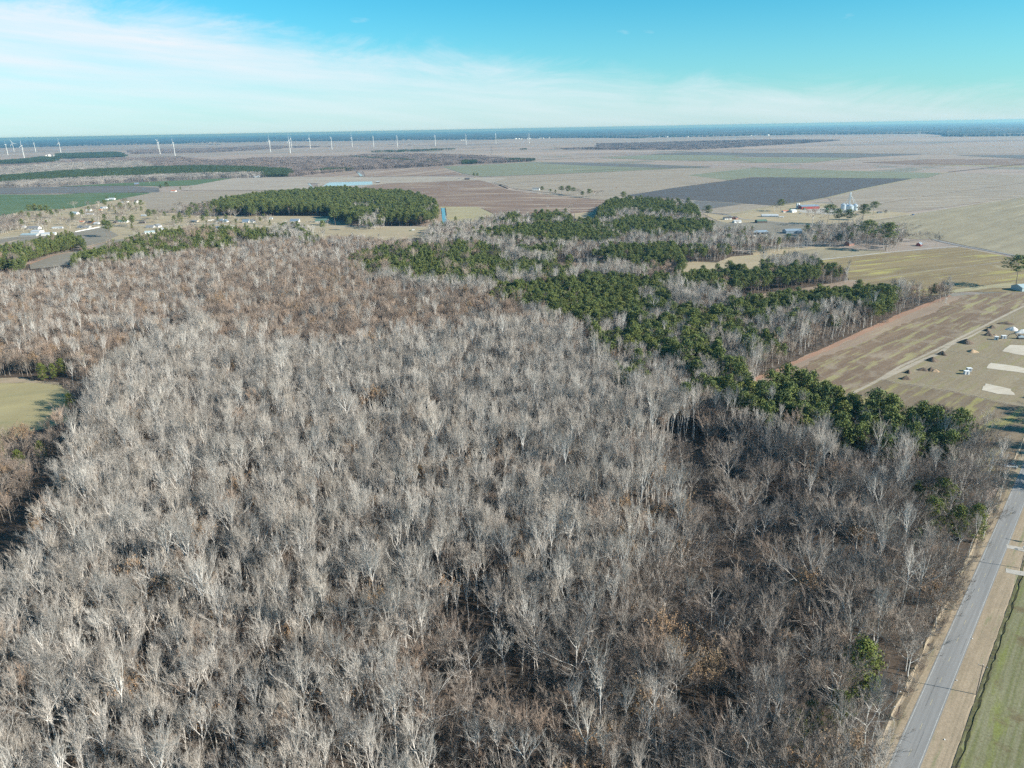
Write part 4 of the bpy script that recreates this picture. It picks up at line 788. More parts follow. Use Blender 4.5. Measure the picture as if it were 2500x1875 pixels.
FT = [
 ('pine', U('1', 13, -700, 345, 0, 348, 200, 335, 350, 318, 470, 322)+U('1', 0, 482, 360, 200, 380, 0, 388, -700, 400), 1),
 ('pine', U('1', 13, 480, 292, 980, 276, 1030, 298)+U('1', 0, 1058, 324, 600, 340, 490, 336), 1),
 ('bare', U('1', 13, 1080, 262, 1500, 250, 1900, 240, 2212, 225)+U('2', 13, 0, 222, 700, 232)+U('2', 0, 740, 240, 300, 246, 290, 257, 0, 263)+U('1', 0, 2212, 262, 1790, 286, 1700, 287, 1120, 298), 1),
 ('grey', U('1', 10, 1570, 205, 1850, 213)+U('1', 0, 1850, 224, 1600, 216), 1),
 ('bare', U('1', 12, -700, 400, 0, 390, 480, 365, 620, 338, 1500, 318, 1800, 345, 2212, 330)+U('2', 12, 0, 328, 820, 312, 1000, 298, 1500, 290, 2000, 308, 2212, 330)+U('3', 12, 0, 330, 350, 335)+U('3', 0, 357, 360, 0, 379)+U('2', 0, 2212, 373, 1820, 386, 1640, 402, 980, 434, 440, 487, 370, 496)+U('2', 12, 370, 425, 0, 405)+U('1', 12, 2212, 405, 1300, 405, 500, 445, 0, 490, -700, 520), 1),
 ('grey', U('1', 12, -700, 420, 0, 405, 480, 372, 900, 355, 1200, 352, 1300, 400, 500, 440, 0, 485, -700, 510), 1),
 ('pine', U('1', 13, -700, 505, 0, 478, 500, 438, 1300, 400, 1700, 393, 2212, 403)+U('2', 13, 0, 403, 370, 418)+U('2', 0, 376, 492, 0, 497)+U('1', 0, 2212, 497, 1970, 500, 1000, 542, 400, 573, 0, 586, -700, 612), 1),
 ('grey', U('1', 9, -700, 560, 0, 535, 500, 505, 1000, 488, 1500, 465, 2212, 450)+U('2', 9, 0, 450, 150, 455)+U('2', 0, 150, 495, 0, 497)+U('1', 0, 2212, 497, 1970, 500, 1000, 542, 400, 573, 0, 586, -700, 612), 1),
 ('pine', U('2', 12, 555, 430, 700, 418, 880, 416)+U('2', 0, 885, 442, 700, 453, 555, 460), 1),
 ('pine', U('2', 12, 935, 276, 1400, 260, 1775, 250)+U('2', 0, 1775, 265, 1300, 284, 940, 288), .45),
 ('pine', U('2', 14, 820, 312, 1000, 318, 1400, 342, 1650, 352)+U('2', 6, 1640, 362, 1380, 356, 980, 332), 1),
 ('pine', U('2', 13, 1790, 366, 1850, 346, 1950, 350)+U('2', 0, 1960, 383, 1820, 386), 1),
 ('pine', U('3', 13, 120, 338, 230, 332, 350, 335)+U('3', 0, 357, 360, 100, 372), .6),
 ('bare', U('3', 12, 510, 248, 900, 234, 905, 205, 1300, 200, 1700, 185, 2212, 176)+U('4', 12, 0, 158, 400, 153, 830, 156)+U('4', 0, 500, 190, 0, 219)+U('3', 0, 2212, 237, 1700, 266, 1000, 264, 510, 260), 1),
 ('pine', U('3', 12, 510, 246, 1000, 250, 1700, 250, 1700, 258)+U('3', 0, 1700, 266, 1000, 264, 510, 260), .5),
 ('pine', U('3', 12, 0, 262, 290, 250)+U('3', 0, 298, 264, 0, 276), .6),
 ('bare', U('3', 12, 900, 205, 1300, 198, 1290, 206, 900, 212), 1),
 ('grey', U('2', 10, 1200, 214, 1400, 218)+U('2', 0, 1400, 226, 1200, 222), .6),
]
def far_woods():
    pts = dict(pine=[], bare=[], grey=[])
    polys = [(k, poly_xy(P), d) for k, P, d in FT]; owner = {}
    for i, (k, P, d) in enumerate(polys):
        xs = [p[0] for p in P]; ys = [p[1] for p in P]; near = min(ys) < 4300
        sp = 25 if near else 50
        gx, gy = np.meshgrid(np.arange(min(xs), max(xs)+sp, sp), np.arange(min(ys), max(ys)+sp, sp)); gx = gx.ravel(); gy = gy.ravel()
        if d < 1: m_ = nr.random(len(gx)) < d*1.2; gx, gy = gx[m_], gy[m_]
        w = inside(P, gx, gy)
        for k2, P2, d2 in polys[i+1:]:
            if d2 == 1: w &= ~inside(P2, gx, gy)
        gx = gx[w]+nr.uniform(-4, 4, w.sum()); gy = gy[w]+nr.uniform(-4, 4, w.sum()); pts[k].append((gx, gy, np.full(len(gx), sp/25.)))
    for k, l in pts.items():
        x = np.concatenate([a[0] for a in l]); y = np.concatenate([a[1] for a in l]); s = np.concatenate([a[2] for a in l]); n = len(x); print('tiles', k, n)
        crowd({'pine': 'distant_pine_wood', 'bare': 'distant_bare_wood', 'grey': 'distant_grey_wood'}[k], 'tile_'+k, TILES[k], x, y, 0.0, nr.integers(0, len(TILES[k]), n), nr.integers(0, 4, n)*math.pi/2+nr.normal(0, .1, n), s, nr.uniform(.9, 1.15, n), tilt=0)
far_woods()
for P, m in ((FT[4][1], 'litter'),):
    pass

# ------------------------------------------------------------------ forest that fills the horizon
def horizon_forest():
    base = U('1', 0, -1500, 262, -700, 256, 0, 246, 480, 234, 700, 228, 1330, 214, 1900, 200, 2212, 196)+U('2', 0, 300, 190, 900, 186, 1300, 182, 1700, 176, 2100, 176)+U('3', 0, 100, 170, 500, 163, 900, 160, 1250, 164, 1340, 158, 1800, 152, 2212, 140)+U('4', 0, 300, 124, 495, 122, 500, 119, 1100, 116, 1420, 112, 1440, 110, 1610, 122, 1620, 133, 1900, 133, 2040, 130, 2212, 128, 2700, 124, 4000, 110)
    P = np.array(poly_xy(base)); az = np.arctan2(P[:, 0], P[:, 1]); r = np.hypot(P[:, 0], P[:, 1]); o = np.argsort(az); az, r = az[o], r[o]
    A = np.linspace(az[0], az[-1], 900); r0 = np.interp(A, az, r)+nr.normal(0, 60, 900); K = 110; V = []; Fc = []
    for k in range(K):
        t = (k/(K-1))**1.7; rr = r0*(1-t)+59000*t
        z = 13+nr.normal(0, 2.4, 900)+4*np.sin(A*37+k*.7)*np.sin(k*1.3+A*11) if k else np.zeros(900)+.05
        if k == 0: rr = r0-2
        V.append(np.stack([rr*np.sin(A), rr*np.cos(A), z], 1))
    V = np.concatenate(V); n = 900
    Fc = [(k*n+i, (k+1)*n+i, (k+1)*n+i+1, k*n+i+1) for k in range(K-1) for i in range(n-1)]
    m, nt, b = nodes('horizon_forest', .95, .05); N = nt.nodes.new; L = nt.links.new
    g = N('ShaderNodeNewGeometry'); a = N('ShaderNodeTexNoise'); a.inputs['Scale'].default_value = .0011; a.inputs['Detail'].default_value = 8; a.inputs['Roughness'].default_value = .7; L(g.outputs['Position'], a.inputs['Vector'])
    rp_ = N('ShaderNodeValToRGB'); e = rp_.color_ramp.elements; e[0].position = .42; e[0].color = (.018, .035, .022, 1); e[1].position = .56; e[1].color = (.075, .07, .06, 1)
    q = e.new(.62); q.color = (.14, .12, .10, 1); q = e.new(.68); q.color = (.34, .29, .24, 1); L(a.outputs[0], rp_.inputs[0]); L(rp_.outputs[0], b.inputs['Base Color'])
    tag(ob('horizon_forest', me('horizon_forest', V, Fc, m)), kind='stuff')
horizon_forest()

# ------------------------------------------------------------------ wind turbines
M_WT = plain('turbine_white', (.82, .82, .80), .4, .4, var=.02)
def turbine_parts():
    t = B().lathe([(2.3, 0), (2.1, 15), (1.6, 80), (1.35, 102)], 14)
    n = B().box(-5.5, 3.2, -1.9, 1.9, 102, 106); n.lathe([(1.3, 101), (1.3, 102.2)], 10)
    h = B(); h.tube([(3.2, 0, 104), (5.0, 0, 104), (6.2, 0, 104)], [1.8, 1.7, .3], 10, cap=True)
    b = B(); prof = [(1.5, 1.0, .9), (8, 2.1, .8), (16, 1.8, .5), (34, 1.1, .3), (55, .25, .1)]
    for i, (r, c, th) in enumerate(prof): b.v += [(-th/2, -c*.35, r), (0, -c*.6, r), (th/2, -c*.1, r), (0, c*.9, r)]
    for i in range(4):
        for j in range(4): a = i*4+j; e = i*4+(j+1) % 4; b.f.append((a, e, e+4, a+4)); b.m.append(0)
    b.f += [(16, 17, 18, 19), (3, 2, 1, 0)]; b.m += [0, 0]
    return t.mesh('tower', M_WT, True), n.mesh('nacelle', M_WT), h.mesh('hub', M_WT, True), b.mesh('blade', M_WT)
TP = turbine_parts()
WT = [('1', 68, 308, 'wind turbine at far left edge of the plain, first from the left'), ('1', 120, 278, 'wind turbine second from the left, behind the two nearest ones'), ('1', 207, 337, 'nearest tall white wind turbine standing behind the dark pine wood at far left'),
 ('1', 303, 282, 'wind turbine fourth from the left, right of the nearest one'), ('1', 515, 288, 'lone wind turbine above the dark pine block left'), ('1', 1352, 298, 'wind turbine with raised blade in front of a close twin'), ('1', 1338, 262, 'wind turbine half hidden behind its close twin'),
 ('1', 1478, 312, 'wind turbine standing just right of the close pair'), ('2', 210, 283, 'wind turbine at the left end of the middle row'), ('2', 377, 290, 'front one of two overlapping wind turbines in the middle row'), ('2', 388, 247, 'rear one of two overlapping wind turbines in the middle row'),
 ('2', 546, 252, 'wind turbine right of the overlapping pair'), ('2', 728, 258, 'wind turbine with a small bush at its foot'), ('2', 900, 238, 'seventh wind turbine from the right end of the row'), ('2', 1080, 238, 'sixth wind turbine from the right end of the row'),
 ('2', 1281, 242, 'wind turbine fifth from the right end, above a tree line'), ('2', 1601, 228, 'wind turbine fourth from the right end of the row'), ('2', 1860, 220, 'third wind turbine from the right end of the row'), ('3', 37, 208, 'second wind turbine from the right end of the row'),
 ('3', 317, 208, 'rightmost wind turbine on the distant plain')]
for i, (c, x, y, lb) in enumerate(WT):
    p = at(c, x, y); e = empty('wind_turbine', p, math.radians([205, 150, 190, 200, 185, 215, 180, 188, 182, 178, 184, 176, 181, 177, 185, 179, 176, 182, 178, 181][i]), lb, 'wind turbine', 'wind turbines across the distant plain')
    for k, m in enumerate(TP[:3]): ob(m.name, m, e)
    ph = R_ = [30, 100, 8, 0, 5, 40, 60, 3, 0, 4, 10, 20, 60, 8, 30, 55, 25, 60, 60, 30][i]
    for k in range(3):
        b = ob('blade', TP[3], e); b.location = (4.6, 0, 104); b.rotation_euler = (math.radians(ph+120*k), 0, 0)
# ------------------------------------------------------------------ buildings
WHITE = plain('white_siding', (.74, .73, .70), .6, var=.06); GREYW = plain('grey_siding', (.42, .42, .41), .6); TANW = plain('tan_siding', (.55, .48, .38), .7)
BRICK = plain('red_brick', (.30, .13, .09), .85, scale=4); REDM = plain('red_metal', (.36, .07, .06), .5); DARKW = plain('dark_timber', (.12, .10, .09), .8)
BLUEM = plain('blue_grey_metal', (.25, .31, .36), .35, .5); SILV = plain('galvanised_steel', (.55, .60, .64), .32, .6, .35, var=.05)
TEAL = plain('pale_teal_metal_roof', (.36, .44, .45), .35, .5); RGREY = plain('grey_shingle', (.20, .205, .21), .8, scale=4); RDARK = plain('dark_shingle', (.09, .085, .085), .8, scale=4)
RSLATE = plain('blue_shingle', (.15, .20, .26), .7); RRED = plain('red_roof', (.45, .17, .10), .7); PALER = plain('pale_metal_roof', (.48, .50, .51), .35, .5); GREENM = plain('green_metal', (.05, .22, .12), .5); RGREEN = plain('green_shingle', (.10, .17, .13), .7)
GLASS = plain('window_glass', (.03, .04, .05), .12, .6, var=.0); TRIM = plain('white_trim', (.80, .80, .78), .5, var=.02); RUB = plain('tyre_rubber', (.03, .03, .03), .8); DOORM = plain('dark_door', (.13, .10, .08), .6)
DIRT = field_mat('dark_spoil', (.16, .12, .09), (.11, .085, .065), (.24, .18, .13), row=(5, 2), patch=3, fine=1.5); DIRTT = field_mat('tan_spoil', (.42, .29, .18), (.36, .26, .17), (.45, .34, .22), row=(5, 2), patch=3, fine=1.5); GRAV = field_mat('white_gravel', (.66, .64, .60), (.60, .58, .54), (.7, .68, .64), row=(5, 2), patch=3, fine=2, fine_amt=.1)
def px_m(c, x, y): p = at(c, x, y); _, _, z = look([[p[0], p[1], 0]]); return z[0]/F*CROP[c][2]
def building(name, label, cat, c, x0, x1, yb, hw, hr, depth, yaw, wall, roof, nwin=3, door=True, open_front=0, chimney=False, end_door=None, lean=0):
    """gabled building: ridge along its length, front towards the viewer"""
    s = px_m(c, (x0+x1)/2, yb); w = (x1-x0)*s*.96; p = at(c, (x0+x1)/2, yb); p = (p[0], p[1]+depth/2)
    e = empty(name, p, math.radians(yaw), label, cat); hx, hy = w/2, depth/2; W_ = B(); o = .35
    if open_front:                                          # open shed on posts
        W_.box(-hx, hx, hy-.2, hy, 0, hw); W_.box(-hx, -hx+.2, -hy, hy-.2, 0, hw); W_.box(hx-.2, hx, -hy, hy-.2, 0, hw)
        W_.ob('wall', wall, e); pm = None
        for k in range(open_front+1):
            q = B().box(-.15, .15, -.15, .15, 0, hw-.05) if pm is None else None
            if pm is None: pm = q.mesh('post', TRIM)
            if 0 < k < open_front: t = ob('post', pm, e); t.location = (-hx+w*k/open_front, -hy+.2, 0)
    else:
        W_.box(-hx, hx, -hy, hy, 0, hw)
        n = len(W_.v); W_.v += [(-hx, -hy, hw), (-hx, hy, hw), (-hx, 0, hw+hr), (hx, -hy, hw), (hx, hy, hw), (hx, 0, hw+hr)]; W_.f += [(n, n+2, n+1), (n+3, n+4, n+5)]; W_.m += [0, 0]
        W_.ob('wall', wall, e)
    R_ = B(); k = hr/hy
    prof = [(-hy-o, hw-o*k), (0, hw+hr), (hy+o, hw-o*k), (hy+o, hw-o*k+.22), (0, hw+hr+.24), (-hy-o, hw-o*k+.22)]
    n = len(R_.v)
    for X_ in (-hx-o, hx+o): R_.v += [(X_, y_, z_+.02) for y_, z_ in prof]
    R_.f += [(n, n+1, n+4, n+5), (n+1, n+2, n+3, n+4), (n+6, n+11, n+10, n+7), (n+7, n+10, n+9, n+8)] + [(n+i, n+6+i, n+6+(i+1) % 6, n+(i+1) % 6) for i in range(6)]; R_.m += [0]*10
    r = R_.ob('roof', roof, e)
    if chimney: B().box(hx*.3, hx*.3+.9, -.4, .4, hw+hr-.6, hw+hr+1.1).ob('chimney', BRICK, r)
    wm = B().box(-.55, .55, -.03, .05, 0, 1.25).mesh('window', GLASS); fr = B()
    for a in ((-.66, .66, -.05, .03, -.12, 0), (-.66, .66, -.05, .03, 1.25, 1.37), (-.66, -.55, -.05, .03, 0, 1.25), (.55, .66, -.05, .03, 0, 1.25)): fr.box(*a)
    fm = fr.mesh('frame', TRIM)
    if not open_front:
        for k in range(nwin):
            X_ = -hx+w*(k+.5+(.0 if nwin < 3 or k < nwin/2 else .15))/(nwin+.2); 
            t = ob('window', wm, e); t.location = (X_, -hy-.03, 1.0); f_ = ob('frame', fm, t)
        if nwin:
            t = ob('window', wm, e); t.location = (hx+.03, 0, 1.1); t.rotation_euler = (0, 0, math.pi/2); ob('frame', fm, t)
        if door: B().box(.0, 1.0, -hy-.06, -hy, .05, 2.15).ob('door', DOORM, e)
        if end_door: B().box(hx, hx+.07, -hy*.35, hy*.35, .05, hw*.85).ob('door', end_door, e)
    return e
BL = [
 ('metal_shed', 'long low shed with pale teal metal roof beside the village field', 'shed', 'a', 330, 610, 655, 3.2, 1.6, 13, -4, GREYW, TEAL, 0, 0),
 ('metal_shed', 'pale roofed shed standing close behind the long teal roofed shed', 'shed', 'a', 500, 655, 606, 3.6, 2.0, 14, -4, WHITE, PALER, 0, 0),
 ('metal_shed', 'white walled shed with pale roof right of the teal roofed shed', 'shed', 'a', 668, 885, 644, 3.6, 1.8, 12, 8, WHITE, PALER, 0, 0),
 ('house', 'white gabled house with grey roof at the left edge of the village', 'house', 'a', 430, 640, 542, 3.0, 3.4, 10, -6, WHITE, RGREY, 4, 1),
 ('shed', 'small white shed at the left end of the grey roofed house', 'shed', 'a', 350, 412, 520, 2.8, 1.8, 6, 10, WHITE, PALER, 1, 1),
 ('mobile_home', 'long white mobile home on the village grass', 'mobile home', 'a', 850, 1022, 532, 3.0, 1.0, 5, 4, WHITE, PALER, 5, 1),
 ('house', 'low grey house with dark grey roof above the long white fence', 'house', 'a', 1258, 1460, 522, 2.7, 2.2, 10, 2, GREYW, RGREY, 4, 1),
 ('house', 'house with dark roof and orange brick end in mid village', 'house', 'a', 1385, 1520, 448, 2.8, 2.4, 11, -8, BRICK, RDARK, 3, 1),
 ('shed', 'small red roofed outbuilding left of the dark roofed brick house', 'shed', 'a', 1290, 1368, 432, 2.4, 1.4, 7, 0, TANW, RRED, 1, 1),
 ('garage', 'white garage at the right end of the dark roofed brick house', 'garage', 'a', 1530, 1610, 458, 2.6, 1.4, 7, 0, WHITE, PALER, 0, 1),
 ('shed', 'small dark timber shed beside the village street', 'shed', 'a', 1855, 1912, 442, 2.6, 1.8, 7, -10, DARKW, RDARK, 1, 1),
 ('house', 'white house with long dark green roof behind two pines', 'house', 'a', 1915, 2080, 432, 2.8, 2.4, 10, 2, WHITE, RGREEN, 4, 1),
 ('house', 'teal roofed house behind the broad dark tree in upper village', 'house', 'a', 1130, 1285, 295, 3.0, 2.8, 11, -20, WHITE, TEAL, 3, 1),
 ('mobile_home', 'low white mobile home among bare trees in upper village', 'mobile home', 'a', 1398, 1530, 304, 2.8, 1.0, 5, 4, WHITE, PALER, 4, 1),
 ('shed', 'white shed above the low white mobile home in upper village', 'shed', 'a', 1405, 1482, 244, 2.8, 1.6, 8, 0, WHITE, PALER, 1, 1),
 ('house', 'white house with tan brick end near the green field edge', 'house', 'a', 1640, 1735, 205, 2.8, 2.2, 10, 10, WHITE, PALER, 3, 1),
 ('shed', 'small orange roofed shed in front of the white house near the green field', 'shed', 'a', 1615, 1662, 236, 2.2, 1.2, 6, 0, TANW, RRED, 0, 1),
 ('house', 'long low pale roofed house at the top edge of the village', 'house', 'a', 1990, 2085, 108, 2.8, 2.0, 10, 0, WHITE, PALER, 4, 1),
 ('house', 'white house between two dark trees beside the green field', 'house', 'a', 1775, 1870, 56, 3.0, 2.2, 9, 0, WHITE, PALER, 3, 1),
 ('shed', 'little white shed left of the white house by the green field', 'shed', 'a', 1725, 1765, 62, 2.4, 1.4, 5, 0, WHITE, PALER, 0, 1),
 ('house', 'small white two storey house alone at the field edge', 'house', 'b', 55, 105, 108, 5.0, 2.4, 8, -15, WHITE, RDARK, 2, 1),
 ('house', 'grey roofed house joined to a tall white gable in lower village', 'house', 'b', 240, 365, 522, 2.8, 2.6, 11, 0, GREYW, RGREY, 3, 1),
 ('house', 'tall white gabled house wing turned to the sun in lower village', 'house', 'b', 368, 450, 512, 3.4, 3.2, 13, 70, WHITE, RGREY, 2, 1),
 ('house', 'white house with teal roof by the lower village field', 'house', 'b', 215, 375, 612, 3.0, 2.0, 9, 25, WHITE, TEAL, 3, 1),
 ('shed', 'small white shed right of the tall white gable', 'shed', 'b', 462, 512, 552, 2.6, 1.6, 6, 60, WHITE, PALER, 0, 1),
 ('shed', 'long low green roofed shed at the edge of the pines', 'shed', 'b', 580, 715, 585, 2.4, 1.2, 7, 0, WHITE, RGREEN, 2, 1),
 ('shed', 'pale blue shed left of the tall village pine', 'shed', 'b', 162, 240, 327, 2.4, 1.4, 6, 0, BLUEM, PALER, 1, 1),
 ('house', 'low dark brown house behind the tall white gable', 'house', 'b', 125, 225, 444, 2.4, 1.8, 8, 0, DARKW, RDARK, 2, 1),
 ('house', 'tan house beside the village road under bare trees', 'house', 'b', 978, 1085, 424, 2.6, 1.8, 8, 0, TANW, RGREY, 3, 1),
 ('house', 'white house with blue grey roof and big right gable near the pine wood', 'house', 'b', 1390, 1500, 425, 3.0, 3.4, 12, 0, WHITE, RSLATE, 4, 1),
 ('garage', 'white gabled garage joined right of the blue grey roofed house', 'garage', 'b', 1505, 1562, 428, 3.0, 3.0, 10, 75, WHITE, RSLATE, 0, 1),
 ('house', 'white gabled house below the road at the pine block', 'house', 'b', 1355, 1480, 552, 3.4, 3.2, 11, 30, WHITE, RSLATE, 3, 1),
 ('house', 'grey and white house with several gables right of a dark shrub', 'house', 'b', 1510, 1655, 560, 3.2, 3.0, 10, -12, WHITE, RGREY, 4, 1),
 ('shed', 'little dark blue shed alone on the lawn', 'shed', 'b', 1705, 1745, 397, 2.4, 1.2, 5, 0, BLUEM, RDARK, 1, 1),
 ('house', 'large white house with grey roof alone on open lawn', 'house', 'b', 1815, 1925, 435, 3.0, 3.6, 12, 0, WHITE, RSLATE, 4, 1),
 ('garage', 'white gable end wing right of the large white house', 'garage', 'b', 1928, 2003, 432, 3.0, 3.0, 11, 75, WHITE, RSLATE, 1, 1),
 ('shed', 'tiny white shed on the lawn in front of the pine wood', 'shed', 'c', 36, 68, 260, 2.6, 1.4, 5, 0, WHITE, TEAL, 0, 1),
 ('house', 'white house with blue roof and front gable before the pine wood', 'house', 'c', 265, 368, 292, 3.0, 3.4, 10, 0, WHITE, RSLATE, 5, 1),
 ('house', 'wide house with green roof and three gables before the pine wood', 'house', 'c', 548, 698, 293, 3.2, 3.6, 11, 0, WHITE, RGREEN, 6, 1),
 ('shed', 'blue roofed shed tucked under the edge of the pine wood', 'shed', 'c', 905, 985, 288, 3.2, 2.0, 8, 0, BLUEM, BLUEM, 1, 1),
 ('house', 'white house half hidden in bare trees left of the pine plantation', 'house', 'c', 1015, 1098, 622, 3.0, 2.4, 9, -15, WHITE, PALER, 3, 1),
 ('house', 'teal roofed house half hidden in the pinkish bare wood', 'house', 'c', -20, 40, 606, 3.0, 2.4, 9, 0, WHITE, TEAL, 2, 1),
 ('shed', 'pair of white sheds seen through the pinkish bare wood', 'shed', 'c', 385, 442, 604, 2.6, 1.4, 5, 0, WHITE, PALER, 1, 1),
 ('farmhouse', 'white farmhouse left of the dark pine row on the open plain', 'farmhouse', '3', 345, 408, 606, 5.0, 3.0, 10, -10, WHITE, RGREY, 3, 1),
 ('barn', 'white barn seen over the bare trees in front of the round pine wood', 'barn', '3', 1335, 1405, 822, 4.5, 3.5, 12, 40, WHITE, PALER, 3, 1),
 ('house', 'red roofed cottage beside bare trees at the brown field edge', 'house', '3', 372, 430, 808, 3.0, 2.0, 8, 0, WHITE, RRED, 2, 1),
 ('shed', 'small blue roofed shed behind the middle pines', 'shed', '3', 540, 582, 818, 2.8, 1.8, 7, 0, WHITE, BLUEM, 1, 1),
 ('house', 'white fronted house with dark roof at the left end of the farmyard', 'house', 'd', 130, 262, 548, 3.0, 2.2, 10, 5, WHITE, RDARK, 2, 1),
 ('house', 'small brick house with pale gable next to the dark roofed white house', 'house', 'd', 278, 372, 542, 2.8, 2.6, 9, 50, BRICK, RDARK, 1, 1),
 ('shed', 'shed with pale blue roof and white right wall at the farmyard corner', 'shed', 'd', 292, 428, 606, 3.0, 1.6, 9, 10, WHITE, PALER, 0, 1),
 ('barn', 'dark green metal barn with white end and open door', 'barn', 'd', 695, 880, 606, 3.6, 2.0, 12, 5, DARKW, RGREEN, 0, 0, 0, False, TRIM),
 ('house', 'long low farmhouse with pale roof and dark porch in the farmyard', 'farmhouse', 'd', 790, 1080, 502, 2.8, 2.0, 10, -8, BLUEM, PALER, 6, 1),
 ('camper', 'small pale camper trailer right of the long low farmhouse', 'camper', 'd', 1088, 1165, 520, 2.6, .5, 3, 0, TANW, PALER, 2, 1),
 ('shed', 'long low red roofed shed behind the farmyard tree', 'shed', 'd', 1150, 1272, 420, 2.4, 1.4, 8, 8, WHITE, RRED, 0, 1),
 ('barn', 'small white barn with steep roof left of the white silos', 'barn', 'd', 1275, 1395, 422, 3.4, 2.4, 10, 30, WHITE, PALER, 1, 1),
 ('machinery_barn', 'large red barn with blue roof and white sliding door', 'barn', 'd', 1455, 1790, 362, 5.4, 2.4, 22, 6, REDM, BLUEM, 0, 0, 0, False, TRIM),
 ('open_shed', 'long open fronted machinery shed with blue grey roof behind bare trees', 'shed', 'd', 390, 905, 815, 4.2, 2.2, 14, 7, GREYW, BLUEM, 0, 0, 7),
 ('metal_shed', 'blue metal shed with pale right wall and a green harvester in front', 'shed', 'd', 1195, 1490, 792, 4.6, 2.2, 16, 3, BLUEM, BLUEM, 0, 0, 0, False, TRIM),
 ('container', 'blue storage building with white end right of the bin yard trees', 'storage building', 'k', 1840, 1955, 714, 2.6, .8, 5, 0, BLUEM, DARKW, 0, 1),
 ('house', 'dark red cottage with white gable trim under tall pines by the lane', 'house', 'e', 118, 225, 288, 3.0, 3.4, 8, 35, BRICK, RDARK, 2, 1, 0, True),
 ('house', 'little pink walled cottage at the right end of the lane trees', 'house', 'e', 965, 1022, 294, 2.8, 2.2, 6, 40, REDM, PALER, 1, 1),
 ('shed', 'white roofed shed between tall pine and bare trees by the lane', 'shed', 'e', 652, 694, 240, 2.6, 1.4, 6, 0, WHITE, PALER, 1, 1),
 ('metal_shed', 'pale blue metal shed cut by the right edge beside a lone pine', 'shed', 'e', 2150, 2420, 824, 4.0, 2.4, 14, 10, TEAL, TEAL, 0, 0),
 ('barn', 'dark barn on the open plain left of a small tree group', 'barn', '2', 1845, 1888, 517, 4.0, 3.0, 12, 0, DARKW, RDARK, 0, 1),
 ('shed', 'tiny pale shed left of the dark barn on the plain', 'shed', '2', 1788, 1812, 514, 3.0, 2.0, 8, 0, TANW, RGREY, 0, 1),
 ('shed', 'white roofed shed at the right end of the pond', 'shed', '2', 1098, 1130, 542, 4.0, 2.0, 12, 0, DARKW, PALER, 0, 1),
 ('house', 'white building at the foot of the far grey tree row', 'house', '2', 65, 116, 496, 4.0, 3.0, 10, 0, WHITE, PALER, 3, 1),
 ('barn', 'dark gabled barn beside a bare tree in the green strip', 'barn', '1', 1130, 1166, 562, 4.5, 4.0, 12, 20, DARKW, RSLATE, 1, 1),
 ('farmhouse', 'small white farmhouse right of the dark tree group on the far field', 'farmhouse', '1', 1440, 1482, 617, 3.0, 2.0, 9, 0, WHITE, RRED, 2, 1),
]
for a in BL: building(*a)
# distant settlement strips
far = [('1', 395, 318, 6), ('1', 762, 224, 4), ('2', 1815, 184, 3), ('3', 205, 172, 7), ('3', 410, 166, 5), ('3', 1345, 158, 9), ('3', 1560, 154, 8), ('4', 165, 127, 5), ('4', 250, 124, 6), ('4', 2040, 128, 3), ('4', 2120, 124, 4)]
hm = B(); hm.prism([(-9, 0), (9, 0), (9, 5), (0, 10), (-9, 5)], -7, 7); dh = hm.mesh('far_house', WHITE)
rh = random.Random(4); k_ = 0
for c, x, y, n in far:
    for i in range(n):
        p = at(c, x+i*(26+rh.uniform(-6, 8)), y+rh.uniform(-2, 1)-i*.4); d = ob('distant_house', dh); s_ = rh.uniform(.9, 1.7); d.location = (p[0], p[1], 0); d.scale = (s_, s_, s_); d.rotation_euler = (0, 0, rh.uniform(0, 3))
        tag(d, 'tiny white building on the horizon in front of the blue forest', 'house', 'tiny white buildings along the horizon')

# grain bins, leg tower and spouts
def bin_(c, x, y, r, h, lb):
    p = at(c, x, y); e = empty('grain_bin', (p[0], p[1]+r), 0, lb, 'grain bin', 'grain bins of the farm')
    w = B(); pr = [(r, 0)]
    for i in range(9): z = h*(i+1)/9; pr += [(r+.06, z-h/18), (r, z)]
    w.lathe(pr, 24); w.ob('wall', SILV, e); B().lathe([(r+.25, h-.1), (r*.5, h+r*.30), (.6, h+r*.52), (.5, h+r*.52+.8), (0, h+r*.52+.9)], 24).ob('roof', SILV, e)
    B().box(-.7, .7, -r-.12, -r+.1, .4, 2.3).ob('door', DOORM, e)
    l = B(); [l.box(a, a+.08, -r-.5, -r-.42, .3, h) for a in (1.4, 1.9)]; [l.box(1.4, 1.98, -r-.48, -r-.44, z, z+.06) for z in np.arange(.6, h, .6)]; l.ob('ladder', SILV, e)
    return e
s_k = px_m('k', 1200, 690)
bin_('k', 1180, 692, 88*s_k, 150*s_k, 'front galvanised grain bin with bright sunlit side, largest of the cluster')
bin_('k', 1300, 655, 62*s_k, 140*s_k, 'right grain bin shining white behind the front one')
bin_('k', 1010, 625, 62*s_k, 125*s_k, 'left grain bin in blue shade beside the leg tower')
bin_('k', 1090, 610, 45*s_k, 110*s_k, 'small grain bin at the back under the leg tower')
p = at('k', 1120, 650); e = empty('grain_elevator', p, .2, 'tall lattice grain elevator leg rising over the bins with sloping spouts', 'grain elevator')
ht = 400*s_k; t = B()
for sx in (-1.1, 1.1):
    for sy in (-1.1, 1.1): t.box(sx-.12, sx+.12, sy-.12, sy+.12, 0, ht)
